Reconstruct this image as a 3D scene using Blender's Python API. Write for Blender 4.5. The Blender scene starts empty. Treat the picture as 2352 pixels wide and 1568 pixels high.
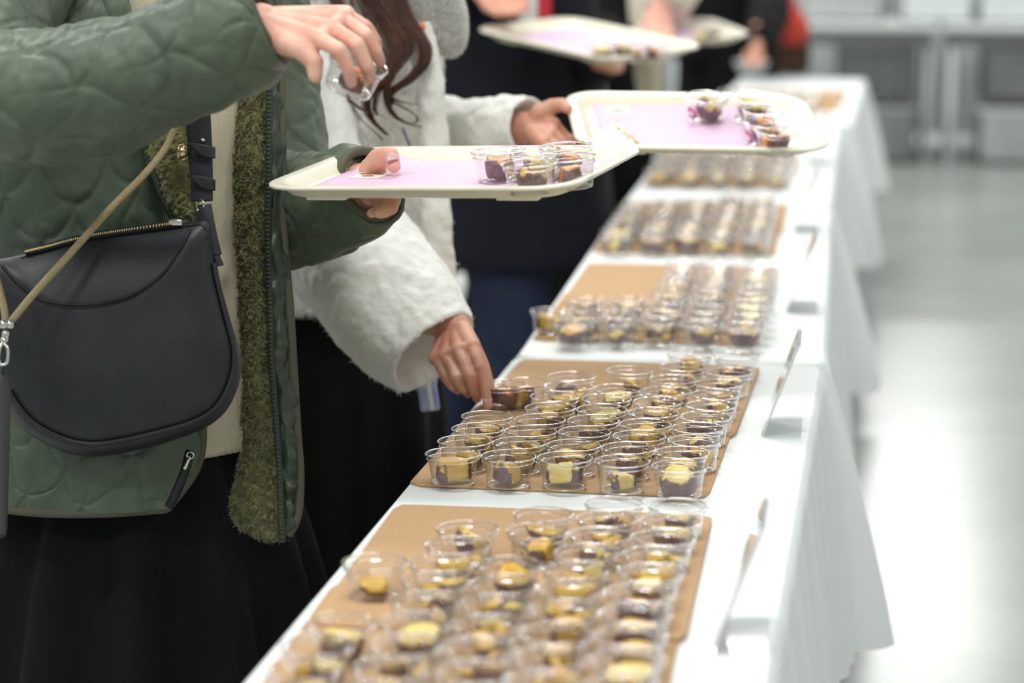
import bpy, bmesh, math, random
import numpy as np
from mathutils import Matrix, Vector

sc = bpy.context.scene
col = sc.collection
rng = np.random.default_rng(7)
random.seed(7)

# ---------------------------------------------------------------- camera
F, CX, CY, HZ = 5553.0, 1176.0, 784.0, -250.0        # 85 mm lens, pixels of a 2352 px wide frame
PITCH = math.atan((CY - HZ) / F)
YAW = math.atan((1931 - CX) / F * math.cos(PITCH))
CAM = np.array([0, 0, 1.376])
FH = np.array([-math.sin(YAW), math.cos(YAW), 0]); RT = np.array([math.cos(YAW), math.sin(YAW), 0])
FW = FH * math.cos(PITCH) - np.array([0, 0, math.sin(PITCH)])
UP = FH * math.sin(PITCH) + np.array([0, 0, math.cos(PITCH)])
cd = bpy.data.cameras.new('camera'); cam = bpy.data.objects.new('camera', cd); col.objects.link(cam)
cam.location = CAM; cam.rotation_euler = (math.pi / 2 - PITCH, 0, YAW)
cd.sensor_width = 36; cd.lens = F * 36 / 2352; cd.clip_end = 200
cd.dof.use_dof = True; cd.dof.focus_distance = 2.88; cd.dof.aperture_fstop = 3.0; cd.dof.aperture_blades = 0
sc.camera = cam

# ---------------------------------------------------------------- light, exposure
w = bpy.data.worlds.new('hall_light'); sc.world = w; w.use_nodes = True
w.node_tree.nodes['Background'].inputs[0].default_value = (.93, 1, .985, 1)
w.node_tree.nodes['Background'].inputs[1].default_value = .41
sc.view_settings.view_transform = 'Standard'; sc.view_settings.look = 'None'
sc.view_settings.gamma = 1; sc.view_settings.use_curve_mapping = False
sc.view_settings.exposure = 0.10
sc.cycles.transparent_max_bounces = 40; sc.cycles.max_bounces = 8; sc.cycles.glossy_bounces = 4
sc.cycles.transmission_bounces = 8; sc.cycles.diffuse_bounces = 3
sc.cycles.caustics_reflective = False; sc.cycles.caustics_refractive = False
sc.cycles.use_denoising = True; sc.cycles.sample_clamp_indirect = 6
LAMPS = [(x, y, 46) for y in (-1.5, 1.6, 4.7, 7.8, 12) for x in (-3.0, -.5)] + [(3.2, 1.6, 30), (3.2, 7.8, 40), (.62, 16.5, 85), (.62, 20.5, 85), (.66, 30, 220), (3.2, 12, 46), (4.5, 16.5, 60), (-3, 16.5, 60), (4.5, 24, 60), (-3, 24, 60)]  # rows of ceiling lamps; the one over the far right tables is added to brighten them
for lx, ly, pw in LAMPS:
    ld = bpy.data.lights.new('ceiling_or_fill_lamp', 'AREA'); ld.shape = 'RECTANGLE'; ld.size = 1.1; ld.size_y = .22
    ld.energy = pw; ld.color = (1, 1, .97)
    lo = bpy.data.objects.new('ceiling_or_fill_lamp', ld); lo.location = (lx, ly, 3.9); col.objects.link(lo)

# ---------------------------------------------------------------- helpers
def at(x, y, Z): return CAM + Z * (FW + RT * (x - CX) / F - UP * (y - CY) / F)
def ray(x, y): return FW + RT * (x - CX) / F - UP * (y - CY) / F
def onz(x, y, z):
    d = ray(x, y); return CAM + d * (z - CAM[2]) / d[2]
def onplane(x, y, P0, N):
    d = ray(x, y); return CAM + d * (np.dot(P0 - CAM, N) / np.dot(d, N))
def proj(P):
    v = np.asarray(P) - CAM; Z = v @ FW
    return np.array([CX + F * (v @ RT) / Z, CY - F * (v @ UP) / Z, Z])
def nrm(v): v = np.asarray(v, float); return v / (np.linalg.norm(v) + 1e-12)

def _h(ix, iy, iz, seed):
    n = (ix * 73856093) ^ (iy * 19349663) ^ (iz * 83492791) ^ (seed * 2654435)
    n = (n ^ (n >> 13)) * 1274126177; n = n & 0x7fffffff
    n = (n ^ (n >> 15)) & 0xffff
    return n / 65535.0
def vnoise(P, seed=0):
    P = np.asarray(P, float); i = np.floor(P).astype(np.int64); f = P - i; f = f * f * (3 - 2 * f)
    r = 0
    for a in (0, 1):
        for b in (0, 1):
            for c in (0, 1):
                wgt = (f[..., 0] if a else 1 - f[..., 0]) * (f[..., 1] if b else 1 - f[..., 1]) * (f[..., 2] if c else 1 - f[..., 2])
                r = r + wgt * _h(i[..., 0] + a, i[..., 1] + b, i[..., 2] + c, seed)
    return r - .5
def fbm(P, seed=0, o=3): return sum(vnoise(np.asarray(P) * 2 ** k, seed + k) / 2 ** k for k in range(o))

def make_mesh(name, V, Fc, smooth=True):
    me = bpy.data.meshes.new(name); V = np.asarray(V, float)
    me.from_pydata(V.tolist(), [], [tuple(int(q) for q in f) for f in Fc])
    if smooth: me.polygons.foreach_set('use_smooth', [True] * len(me.polygons))
    me.update(); return me
def link(name, me, mat, parent=None, label=None, cat=None, group=None, kind=None):
    o = bpy.data.objects.new(name, me); col.objects.link(o)
    if mat is not None and me is not None and len(me.materials) == 0: me.materials.append(mat)
    if parent is not None:
        o.parent = parent; o.matrix_parent_inverse = Matrix.Translation(parent.location).inverted() if parent.type == 'EMPTY' else Matrix()
    tag(o, label, cat, group, kind); return o
def tag(o, label=None, cat=None, group=None, kind=None):
    for k, v in (('label', label), ('category', cat), ('group', group), ('kind', kind)):
        if v: o[k] = v
    return o
def empty(name, loc, label, cat, group=None):
    o = bpy.data.objects.new(name, None); o.location = loc; o.empty_display_size = .05; col.objects.link(o)
    return tag(o, label, cat, group)
def obj(name, VF, mat, parent=None, smooth=True, **k): return link(name, make_mesh(name, VF[0], VF[1], smooth), mat, parent, **k)
def join(parts):
    V, Fc, n = [], [], 0
    for v, f in parts:
        V.append(np.asarray(v, float)); Fc += [tuple(q + n for q in g) for g in f]; n += len(v)
    return np.concatenate(V), Fc
def box(c, s, R=None):
    v = np.array([[x, y, z] for x in (-.5, .5) for y in (-.5, .5) for z in (-.5, .5)]) * np.asarray(s)
    if R is not None: v = v @ np.asarray(R).T
    return v + np.asarray(c), [(0, 1, 3, 2), (4, 6, 7, 5), (0, 4, 5, 1), (2, 3, 7, 6), (0, 2, 6, 4), (1, 5, 7, 3)]
def rbox(c, s, r=.004, R=None, seg=2):
    bm = bmesh.new(); bmesh.ops.create_cube(bm, size=1)
    for v in bm.verts: v.co = Vector((v.co.x * s[0], v.co.y * s[1], v.co.z * s[2]))
    bmesh.ops.bevel(bm, geom=bm.edges[:], offset=min(r, min(s) * .49), segments=seg, affect='EDGES', profile=.5)
    bm.verts.index_update(); V = np.array([v.co[:] for v in bm.verts]); Fc = [tuple(v.index for v in f.verts) for f in bm.faces]; bm.free()
    if R is not None: V = V @ np.asarray(R).T
    return V + np.asarray(c), Fc
def cr1(P, n):
    P = np.asarray(P, float); m = len(P)
    if m == 2: t = np.linspace(0, 1, n).reshape((-1,) + (1,) * (P.ndim - 1)); return P[0] * (1 - t) + P[1] * t
    E = np.concatenate([[2 * P[0] - P[1]], P, [2 * P[-1] - P[-2]]])
    t = np.linspace(0, m - 1, n); i = np.minimum(t.astype(int), m - 2); f = (t - i).reshape((-1,) + (1,) * (P.ndim - 1))
    a, b, c, d = E[i], E[i + 1], E[i + 2], E[i + 3]
    return .5 * (2 * b + (c - a) * f + (2 * a - 5 * b + 4 * c - d) * f ** 2 + (3 * b - a - 3 * c + d) * f ** 3)
def cr2(G, nv, nu):
    G = np.asarray(G, float); A = cr1(G, nv); return cr1(A.transpose(1, 0, 2), nu).transpose(1, 0, 2)
def gnormals(G, closed=False):
    if closed:
        du = np.roll(G, -1, 1) - np.roll(G, 1, 1)
    else: du = np.gradient(G, axis=1)
    dv = np.gradient(G, axis=0); n = np.cross(du, dv)
    return n / (np.linalg.norm(n, axis=-1, keepdims=True) + 1e-12)
def arclen(G, closed=False):
    nv, nu = G.shape[:2]
    u = np.concatenate([np.zeros((nv, 1)), np.cumsum(np.linalg.norm(np.diff(G, axis=1), axis=-1), 1)], 1)
    v = np.concatenate([np.zeros((1, nu)), np.cumsum(np.linalg.norm(np.diff(G, axis=0), axis=-1), 0)], 0)
    return u - u.mean(1, keepdims=True), v
def sheet(G, thick=.008, disp=None):
    """closed slab: grid G (nv,nu,3) displaced along its normal on the front, flat behind"""
    n = gnormals(G); Fr = G if disp is None else G + n * disp(G, *arclen(G))[..., None]
    Bk = G - n * thick; nv, nu = G.shape[:2]; N = nv * nu
    V = np.concatenate([Fr.reshape(-1, 3), Bk.reshape(-1, 3)]); Fc = []
    idx = np.arange(N).reshape(nv, nu)
    a, b, c, d = idx[:-1, :-1], idx[:-1, 1:], idx[1:, 1:], idx[1:, :-1]
    q = np.stack([a, b, c, d], -1).reshape(-1, 4); Fc = q.tolist() + (q[:, ::-1] + N).tolist()
    ring = list(idx[0, :]) + list(idx[1:, -1]) + list(idx[-1, -2::-1]) + list(idx[-2:0:-1, 0])
    for i in range(len(ring)):
        p, r = ring[i], ring[(i + 1) % len(ring)]; Fc.append((r, p, p + N, r + N))
    return V, Fc
def frames(P):
    T = np.gradient(P, axis=0); T /= np.linalg.norm(T, axis=1, keepdims=True) + 1e-12
    up = np.array([0, 0, 1.0]) if abs(T[0][2]) < .9 else np.array([1.0, 0, 0])
    A = np.zeros_like(P); A[0] = nrm(up - T[0] * (up @ T[0]))
    for i in range(1, len(P)): A[i] = nrm(A[i - 1] - T[i] * (A[i - 1] @ T[i]))
    return T, A, np.cross(T, A)
def tube(P, r, n=24, nu=16, disp=None, flat=1.0, caps=True, spline=True, twist=0, hollow=False):
    """tapered tube through P; r scalar or list; flat squeezes the second axis"""
    P = np.asarray(P, float); r = np.broadcast_to(np.asarray(r, float), (len(P),))
    if spline: Q = cr1(P, n); rr = cr1(np.asarray(r)[:, None], n)[:, 0]
    else: Q, rr = P, r
    T, A, B = frames(Q); th = np.linspace(0, 2 * math.pi, nu, endpoint=False) + twist
    G = Q[:, None] + rr[:, None, None] * (np.cos(th)[None, :, None] * A[:, None] + flat * np.sin(th)[None, :, None] * B[:, None])
    if disp is not None:
        nn = nrm_rows(G - Q[:, None]); u = th[None] * rr[:, None] * np.ones_like(G[..., 0])
        v = np.broadcast_to(np.concatenate([[0], np.cumsum(np.linalg.norm(np.diff(Q, axis=0), axis=1))])[:, None], u.shape)
        G = G + nn * disp(G, u, v)[..., None]
    if hollow:          # open end: the rim turns in and the lining runs back up inside
        c = G[-1].mean(0); T_ = nrm(Q[-1] - Q[-3]); e = G[-1] - c; d = rr[-1]
        G = np.concatenate([G, [c + e * .96 + T_ * .06 * d, c + e * .88 + T_ * .02 * d, c + e * .82 - T_ * .15 * d, c + e * .76 - T_ * .7 * d]])
    return loft(G, caps)
def nrm_rows(a): return a / (np.linalg.norm(a, axis=-1, keepdims=True) + 1e-12)
def loft(G, caps=True):
    nv, nu = G.shape[:2]; idx = np.arange(nv * nu).reshape(nv, nu); nx = np.roll(idx, -1, 1)
    Fc = np.stack([idx[:-1], nx[:-1], nx[1:], idx[1:]], -1).reshape(-1, 4)[:, ::-1].tolist(); V = G.reshape(-1, 3)
    if caps:
        V = np.concatenate([V, G[0].mean(0)[None], G[-1].mean(0)[None]]); a = nv * nu
        for i in range(nu):
            j = (i + 1) % nu; Fc.append((a, idx[0, i], idx[0, j])); Fc.append((a + 1, idx[-1, j], idx[-1, i]))
        Fc = [tuple(f[::1]) for f in Fc]
    return V, Fc
def lathe(prof, n=40, c=(0, 0, 0)):
    th = np.linspace(0, 2 * math.pi, n, endpoint=False); p = np.asarray(prof, float)
    G = np.stack([p[:, 0, None] * np.cos(th), p[:, 0, None] * np.sin(th), np.broadcast_to(p[:, 1, None], (len(p), n))], -1) + np.asarray(c)
    return loft(G, False)
def torus(c, R, r, ax=(0, 0, 1), n=24, m=8, arc=1.0):
    ax = nrm(ax); a = nrm(np.cross(ax, [0.3, .5, .8])); b = np.cross(ax, a)
    th = np.linspace(0, 2 * math.pi * arc, n, endpoint=arc < 1)
    P = np.asarray(c) + R * (np.cos(th)[:, None] * a + np.sin(th)[:, None] * b)
    ph = np.linspace(0, 2 * math.pi, m, endpoint=False); rad = np.cos(th)[:, None] * a + np.sin(th)[:, None] * b
    G = P[:, None] + r * (np.cos(ph)[None, :, None] * rad[:, None] + np.sin(ph)[None, :, None] * ax)
    if arc >= 1: G = np.concatenate([G, G[:1]])
    return loft(G, False)
def ellipsoid(c, s, R=None, n=14, m=20):
    ph = np.linspace(-math.pi / 2, math.pi / 2, n); th = np.linspace(0, 2 * math.pi, m, endpoint=False)
    G = np.stack([np.cos(ph)[:, None] * np.cos(th), np.cos(ph)[:, None] * np.sin(th), np.sin(ph)[:, None] * np.ones(m)], -1) * np.asarray(s)
    if R is not None: G = G @ np.asarray(R).T
    return loft(G + np.asarray(c), False)
def capsule(p0, p1, r0, r1, nu=14, flat=None):
    p0, p1 = np.asarray(p0, float), np.asarray(p1, float); T = nrm(p1 - p0)
    up = np.array([0, 0, 1.0]) if abs(T[2]) < .9 else np.array([1.0, 0, 0]); A = nrm(up - T * (up @ T)); B = np.cross(T, A)
    ks = np.linspace(-math.pi / 2, 0, 5); rows = []
    for k in ks: rows.append((p0 + T * r0 * math.sin(k), r0 * math.cos(k) + 1e-5))
    for k in -ks[::-1]: rows.append((p1 + T * r1 * math.sin(k), r1 * math.cos(k) + 1e-5))
    th = np.linspace(0, 2 * math.pi, nu, endpoint=False)
    G = np.array([c + r * (np.cos(th)[:, None] * A + np.sin(th)[:, None] * B) for c, r in rows])
    return loft(G, True)
def remesh(VF, voxel, smooth=4, fac=.5):
    me = make_mesh('tmp', *VF); o = bpy.data.objects.new('tmp', me); col.objects.link(o)
    m = o.modifiers.new('r', 'REMESH'); m.mode = 'VOXEL'; m.voxel_size = voxel
    if smooth: s = o.modifiers.new('s', 'SMOOTH'); s.factor = fac; s.iterations = smooth
    dg = bpy.context.evaluated_depsgraph_get(); ev = o.evaluated_get(dg); m2 = ev.to_mesh()
    V = np.empty(len(m2.vertices) * 3); m2.vertices.foreach_get('co', V); V = V.reshape(-1, 3)
    Fc = [tuple(p.vertices) for p in m2.polygons]; ev.to_mesh_clear()
    bpy.data.objects.remove(o); bpy.data.meshes.remove(me); return V, Fc
def pile(V, Fc, count, length, width, keep=None, lean=(0, 0, -.5), jit=.5, seed=1):
    """short fibres standing on a surface, one small triangle pair each"""
    g = np.random.default_rng(seed); V = np.asarray(V)
    T = [f[:3] for f in Fc] + [(f[0], f[2], f[3]) for f in Fc if len(f) == 4]; T = np.array(T)
    a, b, c = V[T[:, 0]], V[T[:, 1]], V[T[:, 2]]; cr = np.cross(b - a, c - a); ar = np.linalg.norm(cr, axis=1)
    ctr = (a + b + c) / 3
    if keep is not None: ar = ar * keep(ctr, nrm_rows(cr))
    i = g.choice(len(T), count, p=ar / ar.sum()); u, v = g.random((2, count)); sw = u + v > 1; u[sw], v[sw] = 1 - u[sw], 1 - v[sw]
    P = a[i] + u[:, None] * (b - a)[i] + v[:, None] * (c - a)[i]; N = nrm_rows(cr[i])
    d = nrm_rows(N + np.asarray(lean) + jit * g.normal(size=(count, 3))); d = nrm_rows(d + .35 * N)
    s = nrm_rows(np.cross(d, g.normal(size=(count, 3)))) * width * .5; L = length * (.6 + .6 * g.random((count, 1)))
    mid = P + d * L * .55; tip = P + nrm_rows(d + .5 * np.asarray(lean)) * L
    VV = np.stack([P - s, P + s, mid + s * .7, mid - s * .7, tip], 1).reshape(-1, 3); k = np.arange(count)[:, None] * 5
    return VV, (k + np.array([0, 1, 2, 3])).tolist() + (k + np.array([3, 2, 4])).tolist()

# ---------------------------------------------------------------- materials
def srgb(r, g, b): return tuple(((c / 255) / 12.92 if c / 255 <= .04045 else ((c / 255 + .055) / 1.055) ** 2.4) for c in (r, g, b))
def mat(name, c, rough=.6, c2=None, scale=20, bump=0, bscale=200, metal=0, spec=.5, sheen=0, sss=0, coat=0, detail=4, bdist=.001, thresh=(.35, .65)):
    m = bpy.data.materials.new(name); m.use_nodes = True; nt = m.node_tree; b = nt.nodes['Principled BSDF']
    b.inputs['Base Color'].default_value = (*c, 1); b.inputs['Roughness'].default_value = rough; b.inputs['Metallic'].default_value = metal
    b.inputs['Specular IOR Level'].default_value = spec; b.inputs['Sheen Weight'].default_value = sheen; b.inputs['Coat Weight'].default_value = coat
    if sss: b.inputs['Subsurface Weight'].default_value = sss; b.inputs['Subsurface Radius'].default_value = (.01, .004, .002); b.inputs['Subsurface Scale'].default_value = .6
    tc = nt.nodes.new('ShaderNodeTexCoord')
    if c2 is not None:
        n = nt.nodes.new('ShaderNodeTexNoise'); n.inputs['Scale'].default_value = scale; n.inputs['Detail'].default_value = detail
        r = nt.nodes.new('ShaderNodeValToRGB'); r.color_ramp.elements[0].position, r.color_ramp.elements[1].position = thresh
        r.color_ramp.elements[0].color = (*c, 1); r.color_ramp.elements[1].color = (*c2, 1)
        nt.links.new(tc.outputs['Object'], n.inputs['Vector']); nt.links.new(n.outputs['Fac'], r.inputs[0]); nt.links.new(r.outputs[0], b.inputs['Base Color'])
    if bump:
        n = nt.nodes.new('ShaderNodeTexNoise'); n.inputs['Scale'].default_value = bscale; n.inputs['Detail'].default_value = 3
        k = nt.nodes.new('ShaderNodeBump'); k.inputs['Strength'].default_value = bump; k.inputs['Distance'].default_value = bdist
        nt.links.new(tc.outputs['Object'], n.inputs['Vector']); nt.links.new(n.outputs['Fac'], k.inputs['Height']); nt.links.new(k.outputs[0], b.inputs['Normal'])
    return m
def clear_mat(name, tint=(.97, .975, .975), f0=.04, rough=.03, pw_=3.2):
    """thin clear plastic: see-through, with a mirror sheen that grows towards grazing angles (Schlick, same on both faces)"""
    m = bpy.data.materials.new(name); m.use_nodes = True; nt = m.node_tree; nt.nodes.clear()
    out = nt.nodes.new('ShaderNodeOutputMaterial'); mx = nt.nodes.new('ShaderNodeMixShader'); tr = nt.nodes.new('ShaderNodeBsdfTransparent')
    gl = nt.nodes.new('ShaderNodeBsdfGlossy'); lw = nt.nodes.new('ShaderNodeLayerWeight'); pw = nt.nodes.new('ShaderNodeMath'); pw.operation = 'POWER'
    ma = nt.nodes.new('ShaderNodeMath'); ma.operation = 'MULTIPLY_ADD'; ma.use_clamp = True
    tr.inputs[0].default_value = (*tint, 1); gl.inputs['Roughness'].default_value = rough; gl.inputs[0].default_value = (1, 1, 1, 1)
    lw.inputs[0].default_value = .5; pw.inputs[1].default_value = pw_; ma.inputs[1].default_value = 1 - f0; ma.inputs[2].default_value = f0
    nt.links.new(lw.outputs['Facing'], pw.inputs[0]); nt.links.new(pw.outputs[0], ma.inputs[0]); nt.links.new(ma.outputs[0], mx.inputs[0])
    nt.links.new(tr.outputs[0], mx.inputs[1]); nt.links.new(gl.outputs[0], mx.inputs[2]); nt.links.new(mx.outputs[0], out.inputs[0]); return m
M = {}
M['floor'] = mat('polished_concrete', srgb(150, 153, 149), .22, srgb(166, 169, 165), 1.3, detail=8, spec=.5, bump=.05, bscale=6, bdist=.004)
M['wall'] = mat('wall_paint', srgb(205, 210, 208), .8, bump=.1, bscale=40)
M['cloth'] = mat('white_tablecloth', srgb(243, 246, 246), .75, bump=.25, bscale=500, bdist=.0006, sheen=.15)
M['cork'] = mat('cork_board', srgb(188, 148, 108), .85, srgb(204, 168, 128), 900, bump=.35, bscale=700, bdist=.0006, detail=3)
M['cork_edge'] = M['cork']
M['cup'] = clear_mat('clear_plastic', (.955, .958, .952), .075)
M['rim'] = mat('clear_plastic_rim', (.97, .975, .97), .04); M['rim'].node_tree.nodes['Principled BSDF'].inputs['Transmission Weight'].default_value = 1; M['rim'].node_tree.nodes['Principled BSDF'].inputs['IOR'].default_value = 1.48
M['film'] = clear_mat('clear_film', (.95, .955, .955), .10, .12)
M['acrylic'] = clear_mat('clear_acrylic', (.985, .988, .988), .04, .03, 5)
M['paper'] = mat('white_card', srgb(244, 243, 238), .7)
M['flesh'] = mat('sweet_potato_flesh', srgb(222, 186, 84), .42, srgb(236, 216, 138), 45, bump=.35, bscale=600, bdist=.0012, sss=.12, detail=5)
M['flesh2'] = mat('sweet_potato_flesh_golden', srgb(214, 162, 46), .38, srgb(232, 198, 92), 60, bump=.3, bscale=500, bdist=.0012, sss=.12, detail=5)
M['flesh3'] = mat('sweet_potato_flesh_orange', srgb(222, 128, 32), .38, srgb(236, 168, 74), 60, bump=.3, bscale=500, bdist=.0012, sss=.12, detail=5)
M['skin_p'] = mat('sweet_potato_skin', srgb(128, 92, 100), .42, srgb(92, 62, 66), 90, bump=.5, bscale=260, bdist=.0015, detail=6)
M['skin_p2'] = mat('sweet_potato_skin_brown', srgb(92, 64, 52), .45, srgb(128, 82, 78), 90, bump=.5, bscale=260, bdist=.0015, detail=6)
M['tray'] = mat('cream_tray_plastic', srgb(238, 233, 212), .28, spec=.5, coat=.2)
M['pink'] = mat('pink_paper', srgb(226, 192, 218), .6, bump=.15, bscale=60, bdist=.001)
M['sticker'] = mat('white_sticker', srgb(248, 246, 244), .5)
M['print_o'] = mat('orange_print', srgb(214, 138, 60), .5, srgb(160, 84, 50), 140)
M['magenta'] = mat('magenta_sticker', srgb(214, 70, 160), .45)
M['wood'] = mat('pale_wood', srgb(226, 210, 150), .55, srgb(206, 186, 120), 200)
M['coat'] = mat('green_nylon', srgb(86, 100, 80), .48, srgb(74, 87, 70), 9, bump=.3, bscale=45, bdist=.003, sheen=.1, spec=.5)
M['coat_in'] = mat('dark_green_nylon', srgb(62, 72, 58), .42, srgb(52, 62, 50), 9, bump=.25, bscale=45, bdist=.003)
M['binding'] = mat('olive_binding', srgb(84, 84, 66), .7, bump=.3, bscale=900, bdist=.0004)
M['sherpa'] = mat('olive_sherpa', srgb(128, 126, 84), .95, srgb(98, 99, 62), 90, bump=.6, bscale=260, bdist=.003, sheen=.4, spec=.1)
M['knit'] = mat('cream_knit', srgb(214, 206, 178), .85, srgb(204, 195, 166), 300, bump=.4, bscale=900, bdist=.0007, sheen=.3)
M['black'] = mat('black_fabric', srgb(14, 14, 15), .85, srgb(10, 10, 11), 12, bump=.3, bscale=700, bdist=.0005, spec=.25)
M['navy'] = mat('navy_fabric', srgb(22, 25, 36), .85, srgb(17, 19, 27), 12, spec=.25)
M['jeans'] = mat('dark_denim', srgb(26, 33, 50), .85, srgb(36, 46, 68), 10, spec=.25)
M['fur'] = mat('white_fur', srgb(250, 249, 244), .9, srgb(243, 241, 232), 14, bump=.3, bscale=220, bdist=.003, sheen=.7, spec=.15)
M['leather'] = mat('black_leather', srgb(29, 31, 35), .44, srgb(35, 38, 42), 30, bump=.35, bscale=520, bdist=.0005, spec=.5)
M['metal'] = mat('polished_metal', (.72, .7, .66), .2, metal=1)
M['gold'] = mat('pale_gold_metal', (.8, .66, .36), .25, metal=1)
M['cord'] = mat('beige_cord', srgb(176, 160, 124), .8, srgb(156, 140, 104), 500, bump=.5, bscale=600, bdist=.0006)
M['strap'] = mat('dark_grey_strap', srgb(58, 58, 58), .55, bump=.2, bscale=500, bdist=.0005)
M['skin'] = mat('skin', srgb(233, 186, 164), .5, srgb(224, 160, 140), 28, bump=.25, bscale=350, bdist=.0006, sss=.18, detail=2)
M['skin_b'] = mat('skin_low_light', srgb(216, 164, 140), .5, srgb(204, 140, 118), 28, bump=.25, bscale=350, bdist=.0006, sss=.18, detail=2)  # redder, deeper skin tone: the lower light on these hands is put into the colour
M['nail'] = mat('nail', srgb(226, 178, 184), .18, coat=.5)
M['hair'] = mat('brown_hair', srgb(98, 60, 40), .36, srgb(62, 37, 26), 30, spec=.6)
M['cream'] = mat('cream_wool', srgb(226, 220, 202), .9, srgb(214, 207, 188), 20, bump=.3, bscale=300, bdist=.001)
M['red'] = mat('red_fabric', srgb(206, 66, 48), .7)
M['crimson'] = mat('crimson_fabric', srgb(170, 26, 48), .7)
M['brown'] = mat('brown_leather', srgb(70, 46, 30), .6)
M['olive_d'] = mat('dark_olive', srgb(42, 44, 36), .85)
M['pale'] = mat('pale_grey_fabric', srgb(198, 200, 196), .85)
M['white'] = mat('white_laminate', srgb(232, 237, 237), .45)
M['grey'] = mat('grey_plastic', srgb(148, 152, 149), .5, srgb(130, 134, 131), 3)
M['grey_d'] = mat('dark_grey_metal', srgb(118, 121, 118), .5)
M['grey_l'] = mat('light_grey_plastic', srgb(200, 205, 204), .45, srgb(186, 190, 188), 4)
M['beige'] = mat('beige_carton', srgb(150, 146, 130), .8, srgb(134, 130, 116), 4)
M['phone'] = mat('lilac_phone_case', srgb(150, 148, 206), .3, srgb(204, 214, 236), 25, coat=.5)
M['thread'] = mat('black_thread', srgb(12, 12, 13), .6)
M['blue'] = mat('violet_ribbon', srgb(120, 112, 180), .6)
# ================================================================= structure
TH = .70
def tri_plane(name, pts, m): return obj(name, (pts, [tuple(range(len(pts)))]), m, smooth=False, kind='structure')
fl = tri_plane('floor', [(-14, -8, 0), (16, -8, 0), (16, 42, 0), (-14, 42, 0)], M['floor'])
tag(fl, 'polished light grey concrete floor of the hall', 'floor')
wb = obj('wall_back', box((1, 42.1, 2.2), (30, .2, 4.4)), M['wall'], smooth=False, kind='structure'); tag(wb, 'pale grey wall at the far end of the hall', 'wall')

# ================================================================= serving tables and cloths
def rrect(hx, hy, r, n):
    pts = []
    for cx, cy, a0 in ((hx - r, hy - r, 0), (-hx + r, hy - r, 90), (-hx + r, -hy + r, 180), (hx - r, -hy + r, 270)):
        for k in range(7): a = math.radians(a0 + 15 * k); pts.append((cx + r * math.cos(a), cy + r * math.sin(a)))
    P = np.array(pts + pts[:1]); s = np.concatenate([[0], np.cumsum(np.linalg.norm(np.diff(P, axis=0), axis=1))])
    t = np.linspace(0, s[-1], n, endpoint=False); return np.stack([np.interp(t, s, P[:, 0]), np.interp(t, s, P[:, 1])], 1), t
def table_frame(c, slope): d = nrm([slope, 1]); return np.array(c), np.array([d[1], -d[0]]), d
TABLES = [((-.258, 2.565), .0245), ((-.2325, 4.38), 0), ((-.222, 6.2), .0117), ((-.150, 8.07), .033)]
TW = ['nearest in the row', 'second in the row', 'third in the row', 'last in the row']
for ti, (c, sl) in enumerate(TABLES):
    C, ex, ey = table_frame(c, sl)
    W = lambda x, y, z: np.array([*(C + ex * x + ey * y), z])
    t = empty('folding_table', (*C, 0), 'narrow folding table under a white cloth, ' + TW[ti], 'table')
    R = np.array([[ex[0], ey[0], 0], [ex[1], ey[1], 0], [0, 0, 1]])
    obj('table_top', rbox(W(0, 0, TH - .016), (.436, 1.79, .026), .006, R), M['white'], t)
    for sx in (-1, 1):
        for sy in (-1, 1): obj('leg', tube([W(sx * .17, sy * .72, 0), W(sx * .17, sy * .72, TH - .03)], .0125, 2, 10), M['grey_d'], t)
    for sy in (-1, 1): obj('crossbar', tube([W(-.17, sy * .72, .16), W(.17, sy * .72, .16)], .009, 2, 8), M['grey_d'], t)
    n = 520; P, s = rrect(.225, .9, .022, n); L = 2 * (.45 + 1.8)
    nrmP = np.stack([np.gradient(P[:, 1]), -np.gradient(P[:, 0])], 1); nrmP = nrm_rows(nrmP)
    cw = np.exp(-((np.abs(P[:, 0]) - .225) ** 2 + (np.abs(P[:, 1]) - .9) ** 2) / .0075)    # near a corner
    fold = .5 * np.sin(s / .17 * 2 * math.pi + 1.3 * ti) + .3 * np.sin(s / .083 * 2 * math.pi + ti) + 1.2 * vnoise(np.stack([s * 6, s * 0 + ti, s * 0], 1), 3)
    rows = []
    for k in (.0, .35, .7, .9, .97): rows.append(np.concatenate([P * k + (P - P * k) * 0 if k < .9 else P - nrmP * (1 - k) * .12, np.full((n, 1), TH + .0008)], 1))
    for a in (20, 45, 70): rows.append(np.concatenate([P - nrmP * .004 + nrmP * .004 * math.sin(math.radians(a)), np.full((n, 1), TH + .0008 - .004 * (1 - math.cos(math.radians(a))))], 1))
    for k in np.linspace(0.01, 1, 22):
        drop = .385 + .02 * cw; off = .004 + k * (.055 + .085 * cw + (.017 + .02 * cw) * fold) * (1 - .25 * k)
        rows.append(np.concatenate([P + nrmP * off[:, None] * [1, .06], (TH - .004 - k * drop)[:, None]], 1))
    G = np.array(rows); G = np.concatenate([C + G[..., :1] * ex + G[..., 1:2] * ey, G[..., 2:]], -1)
    G[5:, :, 2] += 0
    nv, nu = G.shape[:2]; V, Fc = loft(G, False)
    V = np.concatenate([V, [W(0, 0, TH + .0008)]]); Fc += [(nv * nu, i, (i + 1) % nu) for i in range(nu)]
    V2 = V.copy(); gn = gnormals(G, True).reshape(-1, 3); V2[:-1] -= 0 * gn
    cl = obj('tablecloth', (V, Fc), M['cloth'], label='white cloth draped over the narrow table ' + TW[ti], cat='tablecloth', group='white tablecloths')

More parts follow.
